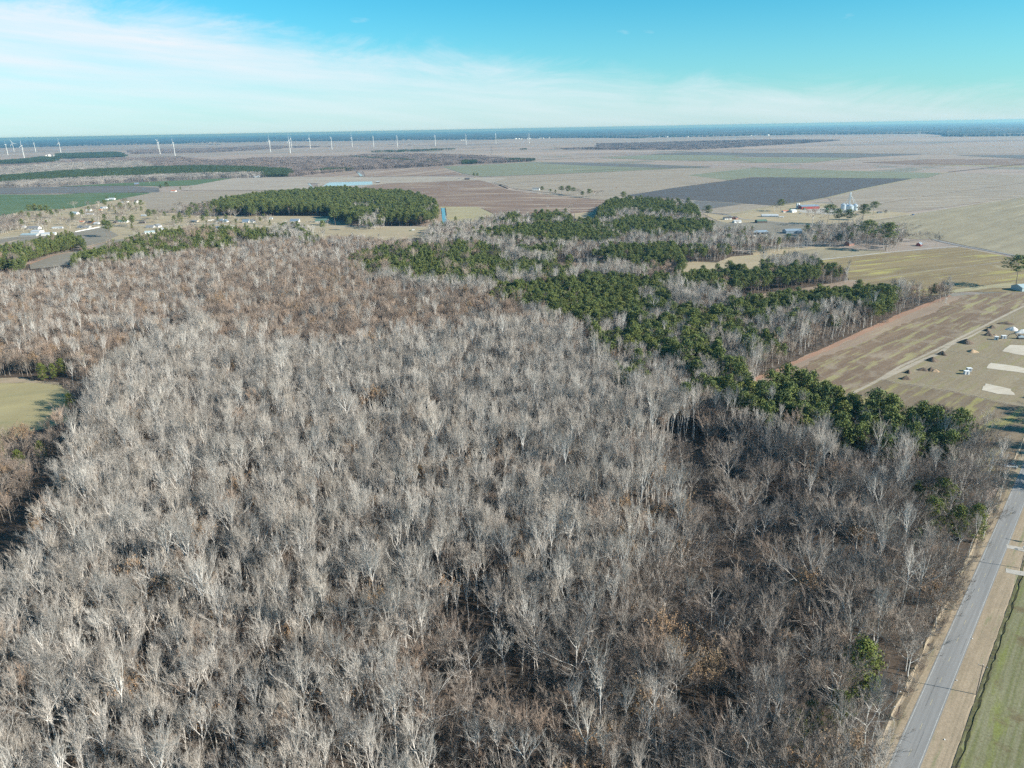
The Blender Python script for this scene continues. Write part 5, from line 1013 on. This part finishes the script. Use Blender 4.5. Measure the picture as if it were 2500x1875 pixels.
for z in np.arange(2, ht, 2.4):
    t.box(-1.2, 1.2, -1.16, -1.04, z, z+.14); t.box(-1.2, 1.2, 1.04, 1.16, z, z+.14); t.box(-1.16, -1.04, -1.2, 1.2, z, z+.14); t.box(1.04, 1.16, -1.2, 1.2, z, z+.14)
    t.tube([(-1.1, -1.1, z), (1.1, -1.1, z+2.3)], [.07, .07], 4); t.tube([(1.1, -1.1, z), (1.1, 1.1, z+2.3)], [.07, .07], 4)
t.ob('tower', SILV, e); B().box(-.5, .5, -.4, .4, 0, ht+2).ob('leg', SILV, e); B().box(-1.3, 1.3, -.9, .9, ht+1, ht+4).ob('head', SILV, e)
for q in ((14, 0, 190*s_k), (7, -6, 175*s_k), (-9, 1, 150*s_k)): B().tube([(0, 0, ht), q], [.22, .22], 8).ob('spout', SILV, e)
for k, x in enumerate((1395, 1422)):
    p = at('d', x, 352); o = B().lathe([(2, 0), (2, 9), (1.6, 10.4), (.2, 11.3), (0, 11.3)], 14).ob('silo', WHITE); o.location = (p[0], p[1], 0); tag(o, ('left' if k == 0 else 'right')+' one of the two slim white silos beside the red barn', 'silo', 'slim white silos')

# vehicles
def vehicle(name, lb, cat, c, x, y, L_, W_, Hh, rz, paint, van=False, z=0, world=None):
    p = world or at(c, x, y); e = empty(name, (p[0], p[1], z), math.radians(rz), lb, cat); b = B(); h1 = Hh*(.95 if van else .58)
    b.prism([(-L_/2, .35), (L_/2, .35), (L_/2, h1*.8), (L_/2-.3, h1), (-L_/2+.15, h1), (-L_/2, h1*.85)], -W_/2, W_/2); b.ob('body', paint, e)
    if not van: B().prism([(-L_*.42, h1+.003), (L_*.22, h1+.003), (L_*.08, Hh), (-L_*.32, Hh)], -W_/2+.12, W_/2-.12).ob('cabin', GLASS, e)
    else: B().box(L_/2-.9, L_/2-.25, -W_/2-.01, W_/2+.01, h1*.55, h1*.85).ob('windscreen', GLASS, e)
    wm = B().tube([(0, -.12, 0), (0, .12, 0)], [.34, .34], 12, cap=True).mesh('wheel', RUB)
    for sx in (-.32, .32):
        for sy in (-1, 1): w = ob('wheel', wm, e); w.location = (L_*sx, sy*(W_/2-.1), .34)
PW = plain('white_car_paint', (.80, .80, .80), .25, .6, var=.02); PB_ = plain('blue_car_paint', (.06, .12, .28), .25, .6, var=.02); PS = plain('silver_car_paint', (.5, .52, .55), .25, .6, var=.02); PR = plain('red_car_paint', (.4, .04, .04), .25, .6, var=.02)
for a in (('van', 'white van parked left of the blue grey roofed house', 'van', 'b', 1290, 400, 6, 2.2, 2.6, 5, PW, True), ('van', 'second white van parked nearer the blue grey roofed house', 'van', 'b', 1348, 393, 6, 2.2, 2.6, 5, PW, True),
          ('car', 'white car parked among others between the two lawn houses', 'car', 'c', 455, 290, 4.8, 1.9, 1.6, 20, PW), ('car', 'silver car right of the white one between the lawn houses', 'car', 'c', 485, 292, 4.8, 1.9, 1.6, -20, PS), ('car', 'white car parked beside the wide green roofed house', 'car', 'c', 505, 284, 4.8, 1.9, 1.6, 60, PW),
          ('pickup_truck', 'white pickup by the blue roofed shed under the pines', 'pickup truck', 'c', 872, 294, 5.5, 2, 1.9, 10, PW), ('car', 'white car near the edge of the pine wood left of the blue shed', 'car', 'c', 858, 276, 4.8, 1.9, 1.6, 0, PW),
          ('pickup_truck', 'green pickup parked on the dry field beside the road', 'pickup truck', 'c', 1622, 392, 5.5, 2, 1.9, 5, GREENM), ('trailer', 'little white box trailer right of the green pickup on the dry field', 'trailer', 'c', 1655, 382, 4, 2.2, 2.6, 0, PW, True),
          ('car', 'blue car parked below the village pine cluster', 'car', 'a', 2120, 648, 4.8, 1.9, 1.6, 10, PB_), ('car', 'white car parked right of the blue car below the village pines', 'car', 'a', 2170, 640, 4.8, 1.9, 1.6, 0, PW), ('car', 'red car beside the low grey house', 'car', 'a', 1525, 500, 4.8, 1.9, 1.6, 0, PR),
          ('van', 'white van beside the white garage in mid village', 'van', 'a', 1590, 440, 5.5, 2.1, 2.4, 0, PW, True), ('car', 'dark car on the farmyard grass below the red barn', 'car', 'd', 1450, 448, 4.8, 1.9, 1.6, 0, PB_), ('tank', 'white rounded tank trailer in front of the open machinery shed', 'trailer', 'd', 656, 838, 3.5, 2, 2.4, 0, PW, True),
          ('car', 'dark vehicle stopped on the dirt track across the olive field', 'car', '4', 1380, 724, 5.5, 2.2, 2.4, 20, PB_)): vehicle(*a)
def farm_machine(c, x, y, lb, name, cat, rz):
    p = at(c, x, y); e = empty(name, p, math.radians(rz), lb, cat)
    B().prism([(-3, 1), (2.6, 1), (2.6, 2.3), (.4, 2.5), (-.2, 3.0), (-3, 3.0)], -1.1, 1.1).ob('body', GREENM, e); B().box(.3, 1.9, -.85, .85, 2.5, 3.9).ob('cab', GLASS, e); B().box(.15, 2.05, -1, 1, 3.9, 4.05).ob('cab_roof', GREENM, e)
    big = B().tube([(0, -.35, 0), (0, .35, 0)], [1.0, 1.0], 16, cap=True).mesh('wheel', RUB); sm = B().tube([(0, -.25, 0), (0, .25, 0)], [.6, .6], 14, cap=True).mesh('wheel', RUB)
    for sy in (-1.4, 1.4): w = ob('wheel', big, e); w.location = (1.5, sy, 1.0); w = ob('wheel', sm, e); w.location = (-2.2, sy, .6)
farm_machine('d', 1255, 828, 'green harvester parked in front of the blue metal shed', 'combine_harvester', 'harvester', 170)
farm_machine('d', 1925, 375, 'bright green tractor parked between the red barn and the bins', 'tractor', 'tractor', 10); farm_machine('d', 1520, 372, 'green tractor parked at the left front of the red barn', 'tractor', 'tractor', 200); farm_machine('d', 1280, 385, 'green tractor beside the small white barn', 'tractor', 'tractor', 30)
vehicle('pickup_truck', 'white pickup parked at the verge where tree shadow crosses the road', 'pickup truck', 'f', 790, 192, 5.6, 2, 1.9, 172, PW)

# construction lot: spoil heaps, gravel heaps, site sheds, excavator
def heap(lb, x, y, r, h, mat, long=1.0, seed=1, c='i', grp='heaps on the building lot'):
    R = random.Random(seed); b = B(); k = 22; n = 8; bump = [[R.uniform(.75, 1.2) for _ in range(k)] for _ in range(n)]
    for i in range(n):
        t = i/(n-1)
        for j in range(k):
            a = 2*math.pi*j/k; rr = r*(1-t)**.8*(.85+.15*math.sin(3*a+seed))*(.9+.1*bump[i][j]); b.v.append((rr*math.cos(a)*long, rr*math.sin(a), h*t*(.85+.15*bump[i][j])-(.05 if i == 0 else 0)))
    for i in range(n-1):
        for j in range(k): a = i*k+j; e = i*k+(j+1) % k; b.f.append((a, e, e+k, a+k)); b.m.append(0)
    o = b.ob('soil_heap' if mat is not GRAV else 'gravel_heap', mat); p = at(c, x, y); o.location = (p[0], p[1], ZI0); o.rotation_euler = (0, 0, R.uniform(-.4, .4)); tag(o, lb, 'heap', grp)
ZI0 = .1
for a in (('dark soil heap, topmost of the row along the lot track', 1505, 340, 3.2, 2.6, DIRT), ('low dark soil heap, second from the top of the row', 1410, 400, 3.6, 2.2, DIRT), ('dark pointed soil heap left of a small tan mound', 1435, 490, 4.2, 3.2, DIRT), ('small tan soil mound beside the white site sheds', 1560, 500, 2.4, 1.6, DIRTT),
          ('big dark soil heap with a pinkish flank in mid row', 985, 650, 4.6, 3.6, DIRT, 1.5), ('tan soil mound alone right of the track', 1110, 825, 3.6, 2.0, DIRTT, 1.3), ('grey soil heap left of the tan mound alone', 500, 880, 3.8, 3.0, DIRT, 1.1), ('dark soil heap fourth from the lower end of the row', 300, 1005, 4.2, 3.0, DIRT, 1.2),
          ('low brown soil heap at the lower left of the lot', 110, 1195, 3.4, 2.0, DIRT, 1.4), ('steep dark soil heap touching a tan mound at the lower lot', 265, 1205, 3.0, 2.6, DIRT), ('tan mound right of the steep dark heap at the lower lot', 355, 1218, 2.8, 1.8, DIRTT, 1.2), ('long ragged dark soil ridge at the top of the lot', 1800, 258, 3.6, 2.4, DIRT, 2.4),
          ('white gravel heap, left one of the two', 1925, 378, 4.6, 2.8, GRAV, 1.3), ('white gravel heap at the right edge beyond the excavator', 2115, 432, 4.8, 3.0, GRAV, 1.3)): heap(*a, seed=len(a[0]))
heap('dark soil heap at the bottom left corner of the lot track', 1300, 712, 3.4, 2.6, DIRT, 1.3, 5, '5'); heap('small dark soil heap above the track junction', 1320, 666, 2.8, 2.4, DIRT, 1.0, 8, '5')
def site_shed(lb, x0, x1, y, mat, dz=2.6, yaw=0):
    s = px_m('i', x0, y); w = (x1-x0)*s*.9; p = at('i', (x0+x1)/2, y); e = empty('site_shed', (p[0], p[1]+1.2, .1), math.radians(yaw), lb, 'site shed', 'white site sheds')
    B().box(-w/2, w/2, -1.2, 1.2, 0, dz).ob('wall', mat, e); B().box(-w/2-.12, w/2+.12, -1.32, 1.32, dz+.003, dz+.15).ob('roof', TRIM, e); B().box(-.45, .45, -1.24, -1.2, .1, 2.0).ob('door', RSLATE, e)
site_shed('white site shed left of a soil mound, turned to the sun', 1575, 1650, 588, WHITE, 2.6, -30); site_shed('white site shed with grey front near the excavator', 1712, 1810, 562, GREYW, 2.4, -5)
site_shed('grey fronted site shed, rear one of the close pair', 1012, 1110, 1228, GREYW, 2.3, -5); site_shed('white site shed, front one of the close pair', 958, 1060, 1288, WHITE, 2.4, -5)
p = at('i', 2080, 560); e = empty('excavator', (p[0], p[1], .1), math.radians(172), 'pale blue excavator with dark reaching boom at the right edge', 'excavator'); EXD = plain('dark_steel', (.05, .055, .06), .5)
B().box(-2.2, 2.0, -1.3, 1.3, 1.0, 2.3).ob('body', SILV, e); B().box(.2, 1.7, -1.25, -.1, 2.303, 3.3).ob('cab', GLASS, e)
for sy in (-1.2, 1.2): B().prism([(-2.2, .3), (-1.8, 0), (1.8, 0), (2.2, .3), (2.2, .7), (1.8, .95), (-1.8, .95), (-2.2, .7)], sy-.3, sy+.3).ob('track', RUB, e)
B().tube([(1.8, 0, 1.6), (4.6, 0, 4.4), (8.6, 0, 3.6)], [.35, .42, .25], 6, cap=True).ob('boom', EXD, e); B().tube([(8.6, 0, 3.6), (10.2, 0, .9)], [.25, .18], 6, cap=True).ob('arm', EXD, e); B().prism([(9.7, .1), (10.7, .1), (10.9, .9), (10.0, 1.0)], -.5, .5).ob('bucket', EXD, e)

# white fence in the village
a = Vector(at('a', 1238, 585)); b = Vector(at('a', 1715, 490)); d = b-a; n = int(d.length/2.4)
e = empty('white_fence', a, math.atan2(d.y, d.x), 'long white board fence running up to a village pine', 'fence')
pm = B().box(-.07, .07, -.07, .07, 0, 1.9).mesh('post', TRIM); pn = B().box(.08, d.length/n-.08, -.02, .02, .1, 1.8).mesh('panel', TRIM)
for k in range(n+1):
    o = ob('post', pm, e); o.location = (d.length*k/n, 0, 0)
    if k < n: o = ob('panel', pn, e); o.location = (d.length*k/n, 0, 0)

# ------------------------------------------------------------------ utility poles along the road
M_POLE = plain('weathered_pole', (.22, .19, .16), .85); M_WIRE = plain('wire', (.06, .06, .06), .5)
def pole(x, y, lb, trans=0, h=11.2):
    e = empty('utility_pole', (x, y, 0), math.atan2(rdir.y, rdir.x), lb, 'utility pole', 'utility poles beside the road')
    B().tube([(0, 0, -.3), (0, 0, h)], [.17, .11], 8, cap=True).ob('pole', M_POLE, e)
    B().box(-.06, .06, -1.2, 1.2, h-.55, h-.41).ob('crossarm', M_POLE, e); im = B().lathe([(.05, 0), (.09, .06), (.05, .12), (.09, .18), (0, .24)], 8).mesh('insulator', TRIM)
    for s in (-1.1, 0, 1.1): o = ob('insulator', im, e); o.location = (0, s, h-.41 if s else h)
    for k in range(trans): o = B().lathe([(0, 0), (.32, 0), (.32, 1.0), (.1, 1.12), (0, 1.12)], 12).ob('transformer', SILV, e); o.location = (-.5, -.8+.8*k, h-2.4)
    return e
P1 = at('A', 2383, 1697); P2 = at('f', 910, 1368); poles = [P1, P2]; dv = Vector(P2)-Vector(P1)
P0 = tuple(Vector(P1)-dv); P3 = tuple(Vector(P2)+dv); P4 = tuple(Vector(P3)+dv)
pole(*P1, 'weathered utility pole beside the drain of the green field, nearer one'); pole(*P2, 'utility pole by the gravel drive at the right edge')
pole(*P0, 'utility pole beside the road nearest the viewer'); pole(*P3, 'utility pole farther along the road beyond the drive'); pole(*P4, 'utility pole farthest along the road')
tp_ = at('f', 905, 1052); tp_ = (tp_[0]+12.5, tp_[1]-4.6); pole(tp_[0], tp_[1], 'utility pole carrying transformers off the right edge of the road', 3, 10)
for k, s in enumerate((-1.1, 0, 1.1)):
    w = B(); nv = Vector((-rdir.y, rdir.x))
    for A_, B_ in ((P0, P1), (P1, P2), (P2, P3), (P3, P4)):
        w.tube([(A_[0]+(B_[0]-A_[0])*t+nv.x*s, A_[1]+(B_[1]-A_[1])*t+nv.y*s, (11.0 if s else 11.45)-4*1.0*t*(1-t)) for t in (0, .25, .5, .75, 1)], [.012]*5, 3)
    tag(w.ob('power_line', M_WIRE), ('power line wire on the road side of the pole arms', 'power line wire along the pole tops', 'power line wire on the field side of the pole arms')[k], 'power line')
strip('gravel_drive', U('f', 0, 745, 1115, 850, 1135, 1100, 1190), 3.2, 'paletrack', z=.32); strip('gravel_drive', U('f', 0, 735, 1392, 850, 1420, 1100, 1450), 3.4, 'paletrack', z=.32)
p = at('f', 938, 1158); e = empty('mailbox', (p[0], p[1], .3), .3, 'white mailbox on a post by the gravel drive', 'mailbox'); B().box(-.06, .06, -.06, .06, 0, 1.1).ob('post', M_POLE, e); B().prism([(-.3, 1.103), (.3, 1.103), (.3, 1.4), (.15, 1.55), (-.15, 1.55), (-.3, 1.4)], -.3, .3).ob('box', TRIM, e)
for i, (x, y) in enumerate(((208, 1265), (178, 1344), (235, 1243), (118, 1600), (586, 988), (440, 1515), (502, 1205))):
    p = at('6', x, y); o = B().box(-.18, .18, -.12, .12, 0, .1).box(-.05, .22, -.2, .05, .1, .16).ob('litter_scrap', TRIM); o.location = (p[0], p[1], .36); o.rotation_euler = (0, .1, i); tag(o, 'scrap of white litter lying on the road verge', 'litter', 'scraps of white litter on the verges')

# ------------------------------------------------------------------ trees standing alone, round houses and behind the right edge
def lone(kind_, c, x, y, h, lb, var=0):
    p = at(c, x, y); t, cr = KINDS[kind_][var % len(KINDS[kind_])]; H0 = dict(pine=22, young=14.5, bright=14, oak=19, gum=25, scrub=11, slim=17, shrub=4.5, leafy=15)[kind_]; s = h/H0
    e = empty(NAMES[kind_], p, (x*.37) % 6.28, lb, 'pine tree' if kind_ in ('pine', 'young') else 'shrub' if kind_ == 'shrub' else 'tree'); s *= 1.3 if h < 24 and c not in 'A7F' else 1.08; s *= 1.15 if c == '4' and h < 30 else 1.0; w = s*(1.35 if c in '34' else 1.0)*(1.4 if kind_ == 'pine' else 1.55 if kind_ == 'bright' and c == 'A' and h > 16 else 1.25)
    e.scale = (w, w, s); ob('trunk', t, e); ob('crown', cr, e); return e
LT = [
 ('pine', 'a', 1815, 668, 21, 'tall pine throwing a long shadow over the village field, right one of a pair'), ('pine', 'a', 1755, 655, 19, 'tall pine at the end of the white fence, left one of a pair'),
 ('pine', 'a', 370, 350, 13, 'leftmost dark pine of the big clump beside the green field'), ('pine', 'a', 500, 330, 18, 'dark pine in the left half of the big clump by the green field'), ('pine', 'a', 600, 322, 20, 'tallest middle pine of the clump beside the green field'), ('pine', 'a', 690, 325, 18, 'pine right of the middle of the clump by the green field'), ('pine', 'a', 780, 330, 17, 'thin topped pine near the right end of the green field clump'), ('pine', 'a', 860, 355, 15, 'rightmost pine of the clump beside the green field'),
 ('bright', 'a', 1200, 385, 15, 'broad round dark evergreen in the middle of the village'), ('young', 'a', 1010, 345, 7, 'small pine left of the broad round evergreen'), ('young', 'a', 1060, 240, 10, 'thin ragged pine by the upper village lawn'), ('oak', 'a', 1222, 195, 12, 'round brown tree with long shadow at the green field edge'), ('bright', 'a', 1510, 187, 6, 'low rounded bush tree by the upper village lane'),
 ('young', 'a', 1795, 245, 12, 'narrow pine in front of the tan brick house'), ('bright', 'a', 1832, 165, 6, 'small dark cedar behind the narrow pine'), ('pine', 'a', 1985, 245, 15, 'full pine in the upper right village'), ('young', 'a', 2115, 190, 11, 'spindly pine right of the full pine'), ('young', 'a', 2155, 255, 11, 'dark pine below the spindly one'),
 ('bright', 'a', 1745, 40, 7, 'dark round tree left of the white house by the green field'), ('bright', 'a', 1895, 30, 7, 'dark round tree right of the white house by the green field'), ('pine', 'a', 2045, 492, 14, 'pine beside the village road, left of two'), ('pine', 'a', 2185, 480, 14, 'pine beside the village road, right of two'),
 ('bright', 'a', 220, 378, 5, 'low round evergreen left of the big pine clump'), ('oak', 'a', 120, 395, 9, 'greyish tree at the far left of the village'),
 ('oak', 'a', 640, 470, 14, 'wide bare tree behind the white gabled left house'), ('oak', 'a', 780, 460, 12, 'bare reddish tree left of the mobile home'), ('oak', 'a', 1095, 470, 12, 'bare round tree above the mobile home'), ('oak', 'a', 1560, 370, 10, 'bare tree above the dark roofed brick house'), ('oak', 'a', 1700, 360, 9, 'small bare tree by the village street'), ('oak', 'a', 1460, 330, 9, 'bare tree beside the low white mobile home'), ('oak', 'a', 430, 460, 10, 'bare bushy tree behind the small white shed'),
 ('scrub', 'a', 60, 520, 9, 'bare thicket tree at the left picture edge'), ('scrub', 'a', 180, 470, 9, 'bare tree left of the white gabled house'), ('scrub', 'a', 260, 560, 8, 'low bare tree above the teal roofed shed'), ('scrub', 'a', 30, 620, 7, 'grey bush tree at the left edge above the track'), ('scrub', 'a', 130, 580, 8, 'bare tree between thicket and teal roofed shed'),
 ('pine', 'b', 180, 215, 15, 'pine right of the small two storey white house'), ('pine', 'b', 310, 400, 19, 'tallest rounded pine in the middle of the village'), ('pine', 'b', 395, 375, 14, 'pine joined to the right of the tallest village pine'), ('pine', 'b', 40, 505, 14, 'pine left of the tall white gable'), ('bright', 'b', 715, 458, 15, 'dense dark evergreen on the lawn, left of two'), ('bright', 'b', 815, 430, 15, 'dense dark evergreen on the lawn, right of two'),
 ('pine', 'b', 985, 335, 17, 'dark pine left of the bare trees at the brush line'), ('pine', 'b', 1080, 330, 14, 'second dark pine at the brush line'), ('pine', 'b', 1375, 255, 14, 'pine rising from the brush line near the big wood'), ('pine', 'b', 1190, 470, 14, 'open crowned pine below the brush line'), ('oak', 'b', 1310, 360, 12, 'grey round bare tree above the white vans'), ('oak', 'b', 1290, 525, 10, 'brown bare tree left of the white gabled roadside house'), ('scrub', 'b', 1735, 505, 6, 'low reddish bare tree by the road below the open lawn'), ('bright', 'b', 1490, 552, 8, 'dark shrub tree between the two roadside houses'), ('oak', 'b', 120, 690, 11, 'bare tree in front of the parked cars'), ('oak', 'b', 610, 545, 8, 'small bare tree left of the green roofed shed'), ('scrub', 'b', 60, 300, 11, 'grey bare tree below the small two storey house'),
 ('pine', 'c', 780, 328, 20, 'broad pine in front of the blue roofed shed'), ('oak', 'c', 690, 332, 9, 'bare tree before the wide green roofed house'), ('pine', 'c', 645, 412, 16, 'thin pine rising alone from the dry field'), ('pine', 'c', 940, 382, 15, 'thin pine rising from the bare wood edge'), ('pine', 'c', 425, 545, 25, 'tall dark pine standing over the bare wood edge'), ('pine', 'c', 490, 540, 14, 'lower pine right of the tall one at the bare wood edge'), ('pine', 'c', 150, 420, 14, 'pine at the top of the bare wood, left of three'), ('pine', 'c', 212, 425, 13, 'pine at the top of the bare wood, middle of three'), ('pine', 'c', 300, 420, 12, 'pine at the top of the bare wood, right of three'), ('pine', 'c', 1868, 335, 14, 'pine at the right tip of the big pine wood'), ('bright', 'c', 2130, 310, 10, 'round dark tree on the weedy field right of the ditch'),
 ('pine', '3', 430, 627, 13, 'leftmost dark pine beside the white farmhouse on the plain'), ('pine', '3', 495, 632, 9, 'low dark pine second in the farmhouse row'), ('pine', '3', 590, 642, 15, 'third pine of the farmhouse row on the plain'), ('pine', '3', 648, 643, 19, 'tallest pine of the farmhouse row on the plain'), ('pine', '3', 690, 648, 14, 'pine just right of the tallest in the farmhouse row'), ('pine', '3', 765, 668, 12, 'lower pine near the right end of the farmhouse row'), ('pine', '3', 825, 664, 15, 'rightmost pine of the farmhouse row'), ('oak', '3', 870, 660, 12, 'grey bare tree right of the farmhouse pines'), ('oak', '3', 925, 648, 10, 'last bare tree at the right of the farmhouse row'), ('oak', '3', 725, 645, 10, 'bare tree between the farmhouse pines'), ('slim', '3', 1055, 612, 9, 'single small grey tree out in the stubble field'), ('pine', '3', 1818, 846, 18, 'lone pine standing between pine wood and farmyard'), ('bright', '3', 540, 625, 7, 'dark low tree between the farmhouse pines'),
 ('gum', '3', 470, 800, 14, 'bare white limbed tree at the brown field edge'), ('oak', '3', 655, 808, 14, 'bare pale tree right of the blue roofed small shed'), ('pine', '3', 1113, 700, 17, 'pine crown sticking up above the round pine wood'),
 ('pine', '4', 388, 694, 15, 'dark pine beside the long low farmhouse'), ('oak', '4', 340, 700, 9, 'bare tree left of the farmyard pine'), ('oak', '4', 625, 798, 19, 'wide bare tree with ivy at the left of the bin yard trees'), ('pine', '4', 735, 790, 20, 'big dark pine left in the bin yard group'), ('pine', '4', 820, 800, 17, 'dark pine in the middle of the bin yard group'), ('pine', '4', 885, 802, 17, 'pine with visible trunk right in the bin yard group'), ('oak', '4', 920, 795, 14, 'bare tree right of the bin yard pines'), ('pine', '4', 1005, 762, 24, 'tallest broad pine right of the grain bins'), ('pine', '4', 1078, 724, 15, 'smaller pine right of the tallest bin yard pine'), ('slim', '4', 1160, 740, 8, 'small bare tree by the blue storage building'),
 ('pine', '4', 1172, 990, 33, 'tallest dark pine of the lane, overtopping everything round it'), ('pine', '4', 1028, 962, 26, 'tall pine between red cottage and the tallest lane pine'), ('pine', '4', 585, 880, 12, 'pine top right of the open machinery shed'), ('oak', '4', 1265, 925, 17, 'wide bare tree right of the tallest lane pine'), ('oak', '4', 1330, 945, 11, 'bare tree left of the pink cottage'), ('scrub', '4', 1435, 925, 9, 'brown bushy tree right behind the pink cottage'), ('scrub', '4', 1495, 915, 8, 'brown bushy tree at the end of the lane trees'), ('scrub', '4', 1545, 955, 9, 'last bare tree of the lane by the far road'), ('pine', '4', 2150, 1266, 20, 'lone pine beside the pale metal shed at the right edge'), ('bright', '4', 412, 1020, 3.5, 'small dark bush alone at the field corner'),
 ('pine', '1', 1360, 612, 15, 'dark tree left in the small group on the far field'), ('pine', '1', 1418, 612, 19, 'taller dark tree right in the small group on the far field'), ('bright', '1', 1525, 600, 9, 'round tree right of the small far farmhouse'), ('oak', '1', 1620, 608, 9, 'bare tree pair out right of the far farmhouse'), ('gum', '1', 1268, 556, 17, 'bare round tree right of the dark barn in the green strip'),
 ('pine', '2', 1925, 503, 14, 'left pine of the tiny group on the open plain'), ('pine', '2', 1955, 505, 13, 'right pine of the tiny group on the open plain'),
 ('bright', 'A', 2098, 1704, 17.5, 'bright yellow green evergreen beside the road, largest and nearest'), ('bright', 'A', 2120, 1720, 11, 'lower bright evergreen joined below the largest one'), ('bright', 'A', 1935, 1830, 12, 'small bright evergreen low among bare trees'), ('bright', 'A', 1975, 1800, 12, 'dull green evergreen right of the small bright one'), ('bright', 'A', 2040, 1790, 13, 'dull green evergreen under the roadside bare trees'),
 ('bright', 'A', 2300, 1262, 18, 'bright pine in the roadside belt, upper of the cluster'), ('bright', 'A', 2270, 1310, 16, 'green pine left in the roadside cluster'), ('bright', 'A', 2325, 1315, 16, 'green pine lower in the roadside cluster'), ('bright', 'A', 2375, 1320, 15, 'green pine nearest the road in the roadside cluster'), ('bright', 'A', 2230, 1250, 15, 'small pine crown left above the roadside cluster'), ('young', 'A', 2235, 1345, 9, 'small pine left below the roadside cluster'),
 ('bright', '7', 300, 355, 13, 'round bright evergreen at the corner of the left pasture'), ('bright', '7', 370, 345, 10, 'darker evergreen right of the round bright one'), ('bright', '7', 425, 320, 13, 'pointed evergreen right of the pasture corner'), ('bright', '7', 570, 270, 10, 'single evergreen in the brown wood beyond the pasture'), ('bright', '7', 150, 950, 11, 'bright evergreen at the lower left wood edge'), ('bright', '7', 290, 880, 9, 'dull evergreen right of the lower left bright one'), ('bright', '7', 490, 560, 12, 'dull green evergreen at the pasture side of the gap'),
 ('gum', '7', 440, 760, 17, 'pale leaning bare tree standing alone at the pasture edge'), ('gum', '7', 495, 400, 17, 'pale bare tree leaning beside the pasture corner'),
]
for i, (k, c, x, y, h, lb) in enumerate(LT): lone(k, c, x, y, h, lb, i)
# pale dead or bleached trees over the brown band
for i, (x, y, h, lb) in enumerate(((1105, 435, 17, 'bleached white tree, leftmost standing above the brown band'), (1390, 380, 18, 'bleached white tree in the middle of the brown band'), (1670, 400, 16, 'wide pale tree above the right of the brown band'), (1880, 300, 20, 'tall white trunked tree near the pine plantation'), (2130, 320, 18, 'pale tree below the pine plantation tip'), (1845, 590, 17, 'pale forked snag low in the brown band'))):
    p = ground(200+x*.36166, 600+y*.36166, 0); t, c = KINDS['gum'][i % 7]; e = empty('pale_tree', p, i, lb, 'tree'); s = h/25*1.15; e.scale = (s*.9, s*.9, s); ob('trunk', t, e); ob('crown', c, e)
# trees just outside the right edge: their shadows lie over road and lot
rs = random.Random(8); q = 0
for i in range(60):
    x = rs.uniform(2545, 2760); y = rs.uniform(850, 1215); p = ground(x, y)
    v = Vector(p)-c0; s = v.dot(rn)
    if abs(s) < 13 or s > 0: continue
    k = rs.choice(['pine', 'pine', 'oak']); t, c = KINDS[k][i % 4]; e = empty(NAMES[k], p, i, 'tree beyond the road whose shadow falls across road and lot', 'tree', 'trees beyond the road at the right edge'); z = rs.uniform(.85, 1.05); e.scale = (z, z, z); ob('trunk', t, e); ob('crown', c, e)
print('objects', len(S.objects))
